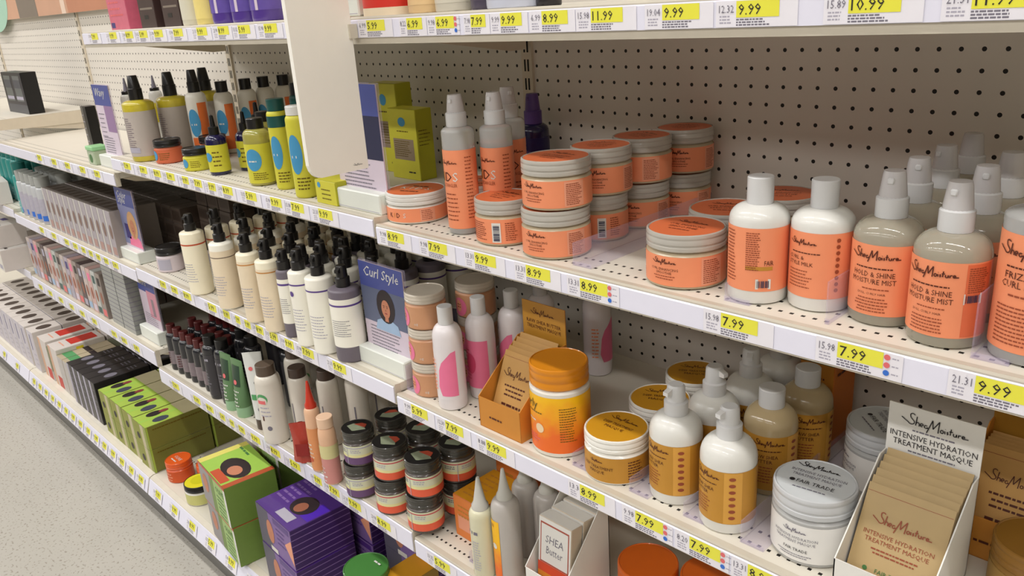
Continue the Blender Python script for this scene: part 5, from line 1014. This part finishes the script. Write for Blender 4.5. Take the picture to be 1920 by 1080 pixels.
SL = carton('silver_carton', .100, .085, .205, (M('silver_face', (160, 162, 158), .35, .08, 30), M('silver_side', (140, 142, 138), .35, .08, 30), M('silver_face', (160, 162, 158))), {'front': lambda b, mp, W_, h: [b.rect(mp, 0, W_, h * (i / 14), h * (i / 14 + .012), m_grey, .0002) for i in range(1, 14)], 'right': lambda b, mp, W_, h: [b.rect(mp, 0, W_, h * (i / 14), h * (i / 14 + .012), m_grey, .0002) for i in range(1, 14)]})
SL.put((-1.438, -.318, L3), 'silver grey ribbed carton left of the low pink sign', sc_=(.92, 1, 1)); SL.put((-1.535, -.318, L3), 'silver grey ribbed carton behind the pastel row, left of its twin', sc_=(.92, 1, 1))
# white things sticking out at the left photo edge
WP = carton('white_carton', .16, .11, .085, (m_offw, m_wk, M('white_top_grey', (200, 196, 190), .42)), {'front': lambda b, mp, W_, h: (b.rect(mp, W_ * .1, W_ * .5, h * .8, h * .92, m_indigo, .0004), b.rect(mp, W_ * .6, W_ * .9, h * .1, h * .3, m_lgrey, .0004)), 'top': lambda b, mp, W_, D_: (b.rect(mp, W_ * .5, W_ * .9, D_ * .2, D_ * .3, m_hair, .0004), b.rect(mp, W_ * .1, W_ * .4, D_ * .6, D_ * .8, m_indigo, .0004))})
for i, (x, z, t) in enumerate(((-2.62, .7755, 'white carton overhanging the shelf at the left photo edge, below the teal bottles'), (-2.56, .5305, 'large white carton overhanging the low shelf at the left photo edge'), (-2.60, .6160, 'white carton with dark print lying on the overhanging low carton'))): WP.put((x, -.385, z), t, rz=-.12 + .1 * i)
for i in range(4): WP.put((-2.83 - i * .175, -.30, .5305), 'white carton farther along the low shelf at the left edge', group='white cartons on the farthest low shelf')

# ---------------------------------------------------------------- header picture on the far back wall
p = aty(80, 30, -.02); b = MB(); z0 = p.z; xa, xb = X4 + .1, X2 - .18
r = root('header_picture'); b.box(xa, xb, -.024, -.008, z0, z0 + .5, m_steel); part(b, 'board', r, smooth=False)
b = MB(); mp = front(-.0242); b.rect(mp, xa, xb, z0, z0 + .5, M('print_warm_skin', (206, 160, 132), .45, .1, 8), .0002)
x0 = aty(40, 30, -.02).x
for a, c, mm in ((aty(36, 20, -.02).x, aty(72, 20, -.02).x, M('print_taupe', (128, 116, 104), .45)), (aty(118, 20, -.02).x, aty(126, 20, -.02).x, M('print_light', (232, 206, 186), .45)), (aty(130, 20, -.02).x, xb, M('print_tan_skin', (192, 132, 102), .45, .1, 8))): b.rect(mp, a, c, z0, z0 + .5, mm, .0006)
xc = aty(-10, 20, -.02).x; b.disc(mp, xc, z0 + .09, .24, M('print_mint', (168, 208, 186), .45), .0008, 40, .14); b.rect(mp, xc - .3, xc + .13, z0 + .0, z0 + .16, M('print_orchid', (222, 178, 214), .45), .0007)
part(b, 'picture', r, smooth=False); tag(r, 'printed header picture in skin tones and mint high on the far back wall', 'picture board')

# ---------------------------------------------------------------- goods on the top shelves, only their feet in view
T = 1.3802; TBz = 1.3822
def foot(cx, yb, z, r, Y=-.325): p = aty(cx, 20 if cx > 530 else 40, Y); p.z = z; return p   # this shelf is level with the lens, so depth is set directly
def simple(name, col, R, H, cat='bottle', **k): return jar(name, R, H, .03, M(name + '_body', col, .3, .05, coat=.2), M(name + '_label', tuple(min(255, int(v * 1.04)) for v in col), .4), m_capw, None, k.get('art'), lz=(.012, None), cat=cat)
RJ = simple('red_jar', (206, 52, 42), .044, .11, 'jar'); p = foot(738, 20, T, .044); RJ.put(p, 'red jar with tan base on the top shelf, right of the white blade')
b = MB(); b.lathe([(.0446, .001), (.0446, .012)], m_ltan, 32); part(b, 'tan_base', RJ.r)
for i, (px, py, c, R_, H_, nm, lb) in enumerate(((806, 15, (222, 190, 142), .030, .15, 'tan_bottle', 'tan bottle on the top shelf, right of the red jar'), (858, 13, (206, 200, 184), .030, .16, 'cream_white_bottle', 'cream white bottle on the top shelf between the tan and dark bottles'), (912, 10, (84, 76, 92), .020, .15, 'dark_bottle', 'slim dark bottle on the top shelf'),
        (975, 7, (206, 210, 226), .042, .12, 'pale_blue_jar', 'pale blue white jar on the top shelf'), (1030, 5, (40, 36, 40), .016, .15, 'black_tube', 'black tube on the top shelf, rightmost of the visible feet'))): simple(nm, c, R_, H_, 'jar' if 'jar' in nm else 'bottle').put(foot(px, py, T, R_), lb)
m_pp = M('pink_pouch', (206, 100, 124), .35, .12, 60, coat=.2)
PP = carton('pink_box', .115, .06, .085, (m_pp, m_pp, m_bkk), {'front': lambda b, mp, W_, h: (b.rect(mp, W_ * .05, W_ * .25, h * .06, h * .2, m_indigo, .0004), b.lines(mp, W_ * .1, h * .7, W_ * .7, .004, 3, .014, m_red), b.rect(mp, 0, W_, h * .86, h, m_black, .0004))})
def s0(px, py): p = aty(px, 40, -.345); p.z = TBz; return p
p = s0(222, 49); PP.put((p.x, p.y + .032, TBz), 'pink printed box on the far top shelf, left of the dark brown boxes')
BR = carton('dark_brown_carton', .085, .09, .14, (M('choc', (62, 44, 42), .4, .1), M('choc', (62, 44, 42)), m_dark), {'front': lambda b, mp, W_, h: (b.rect(mp, W_ * .1, W_ * .9, h * .28, h * .31, M('print_taupe', (128, 116, 104)), .0004), b.rect(mp, W_ * .3, W_ * .55, h * .14, h * .2, m_black, .0004))})
for i, (px, py) in enumerate(((277, 50), (322, 48))): p = s0(px, py); BR.put((p.x, p.y + .047, TBz), ('dark brown carton on the far top shelf, beside the pink box', 'dark brown carton on the far top shelf, right of its twin')[i])
for i, (px, py, c, R_, nm, lb) in enumerate(((368, 44, (206, 202, 184), .026, 'ivory_bottle', 'ivory bottle on the far top shelf, right of the brown cartons'), (398, 43, (226, 208, 128), .029, 'yellow_bottle', 'pale yellow bottle on the far top shelf'))): simple(nm, c, R_, .15).put(foot(px, py, TBz, R_), lb)
PV = bottle('violet_bottle', .030, .14, .155, .014, M('violet_plastic', (84, 58, 146), .2, .1, coat=.5), M('violet_label', (104, 84, 168), .35, .15, 60), (.02, .12), lambda b, mp, h, R: (b.rect(mp, -R * .6, -R * .35, h * .0, h * .9, m_slil, .0004), b.rect(mp, R * .3, R * .5, 0, h * .9, m_slil, .0004)), 'disc', m_white, .18)
for i, (px, py) in enumerate(((430, 41), (468, 39), (506, 39))): PV.put(foot(px, py, TBz, .030), 'violet bottle on the top shelf, %s' % ('left of three', 'middle of three', 'right of three, next to the white blade')[i])

# repeats share a group
base = lambda o: o.name.split('.')[0]
tops = {}
for o in bpy.data.objects:
    if o.parent is None and 'label' in o: tops.setdefault(base(o), []).append(o)
for k, l in tops.items():
    if len(l) > 1:
        for o in l:
            if 'group' not in o: o['group'] = {'price_ticket': 'price tickets on the nearest bay', 'shelf': 'shelves of the run', 'base_deck': 'bottom shelves of the run'}.get(k, (k.replace('_', ' ') + ('es' if k.endswith(('box', 'h')) else 's')))
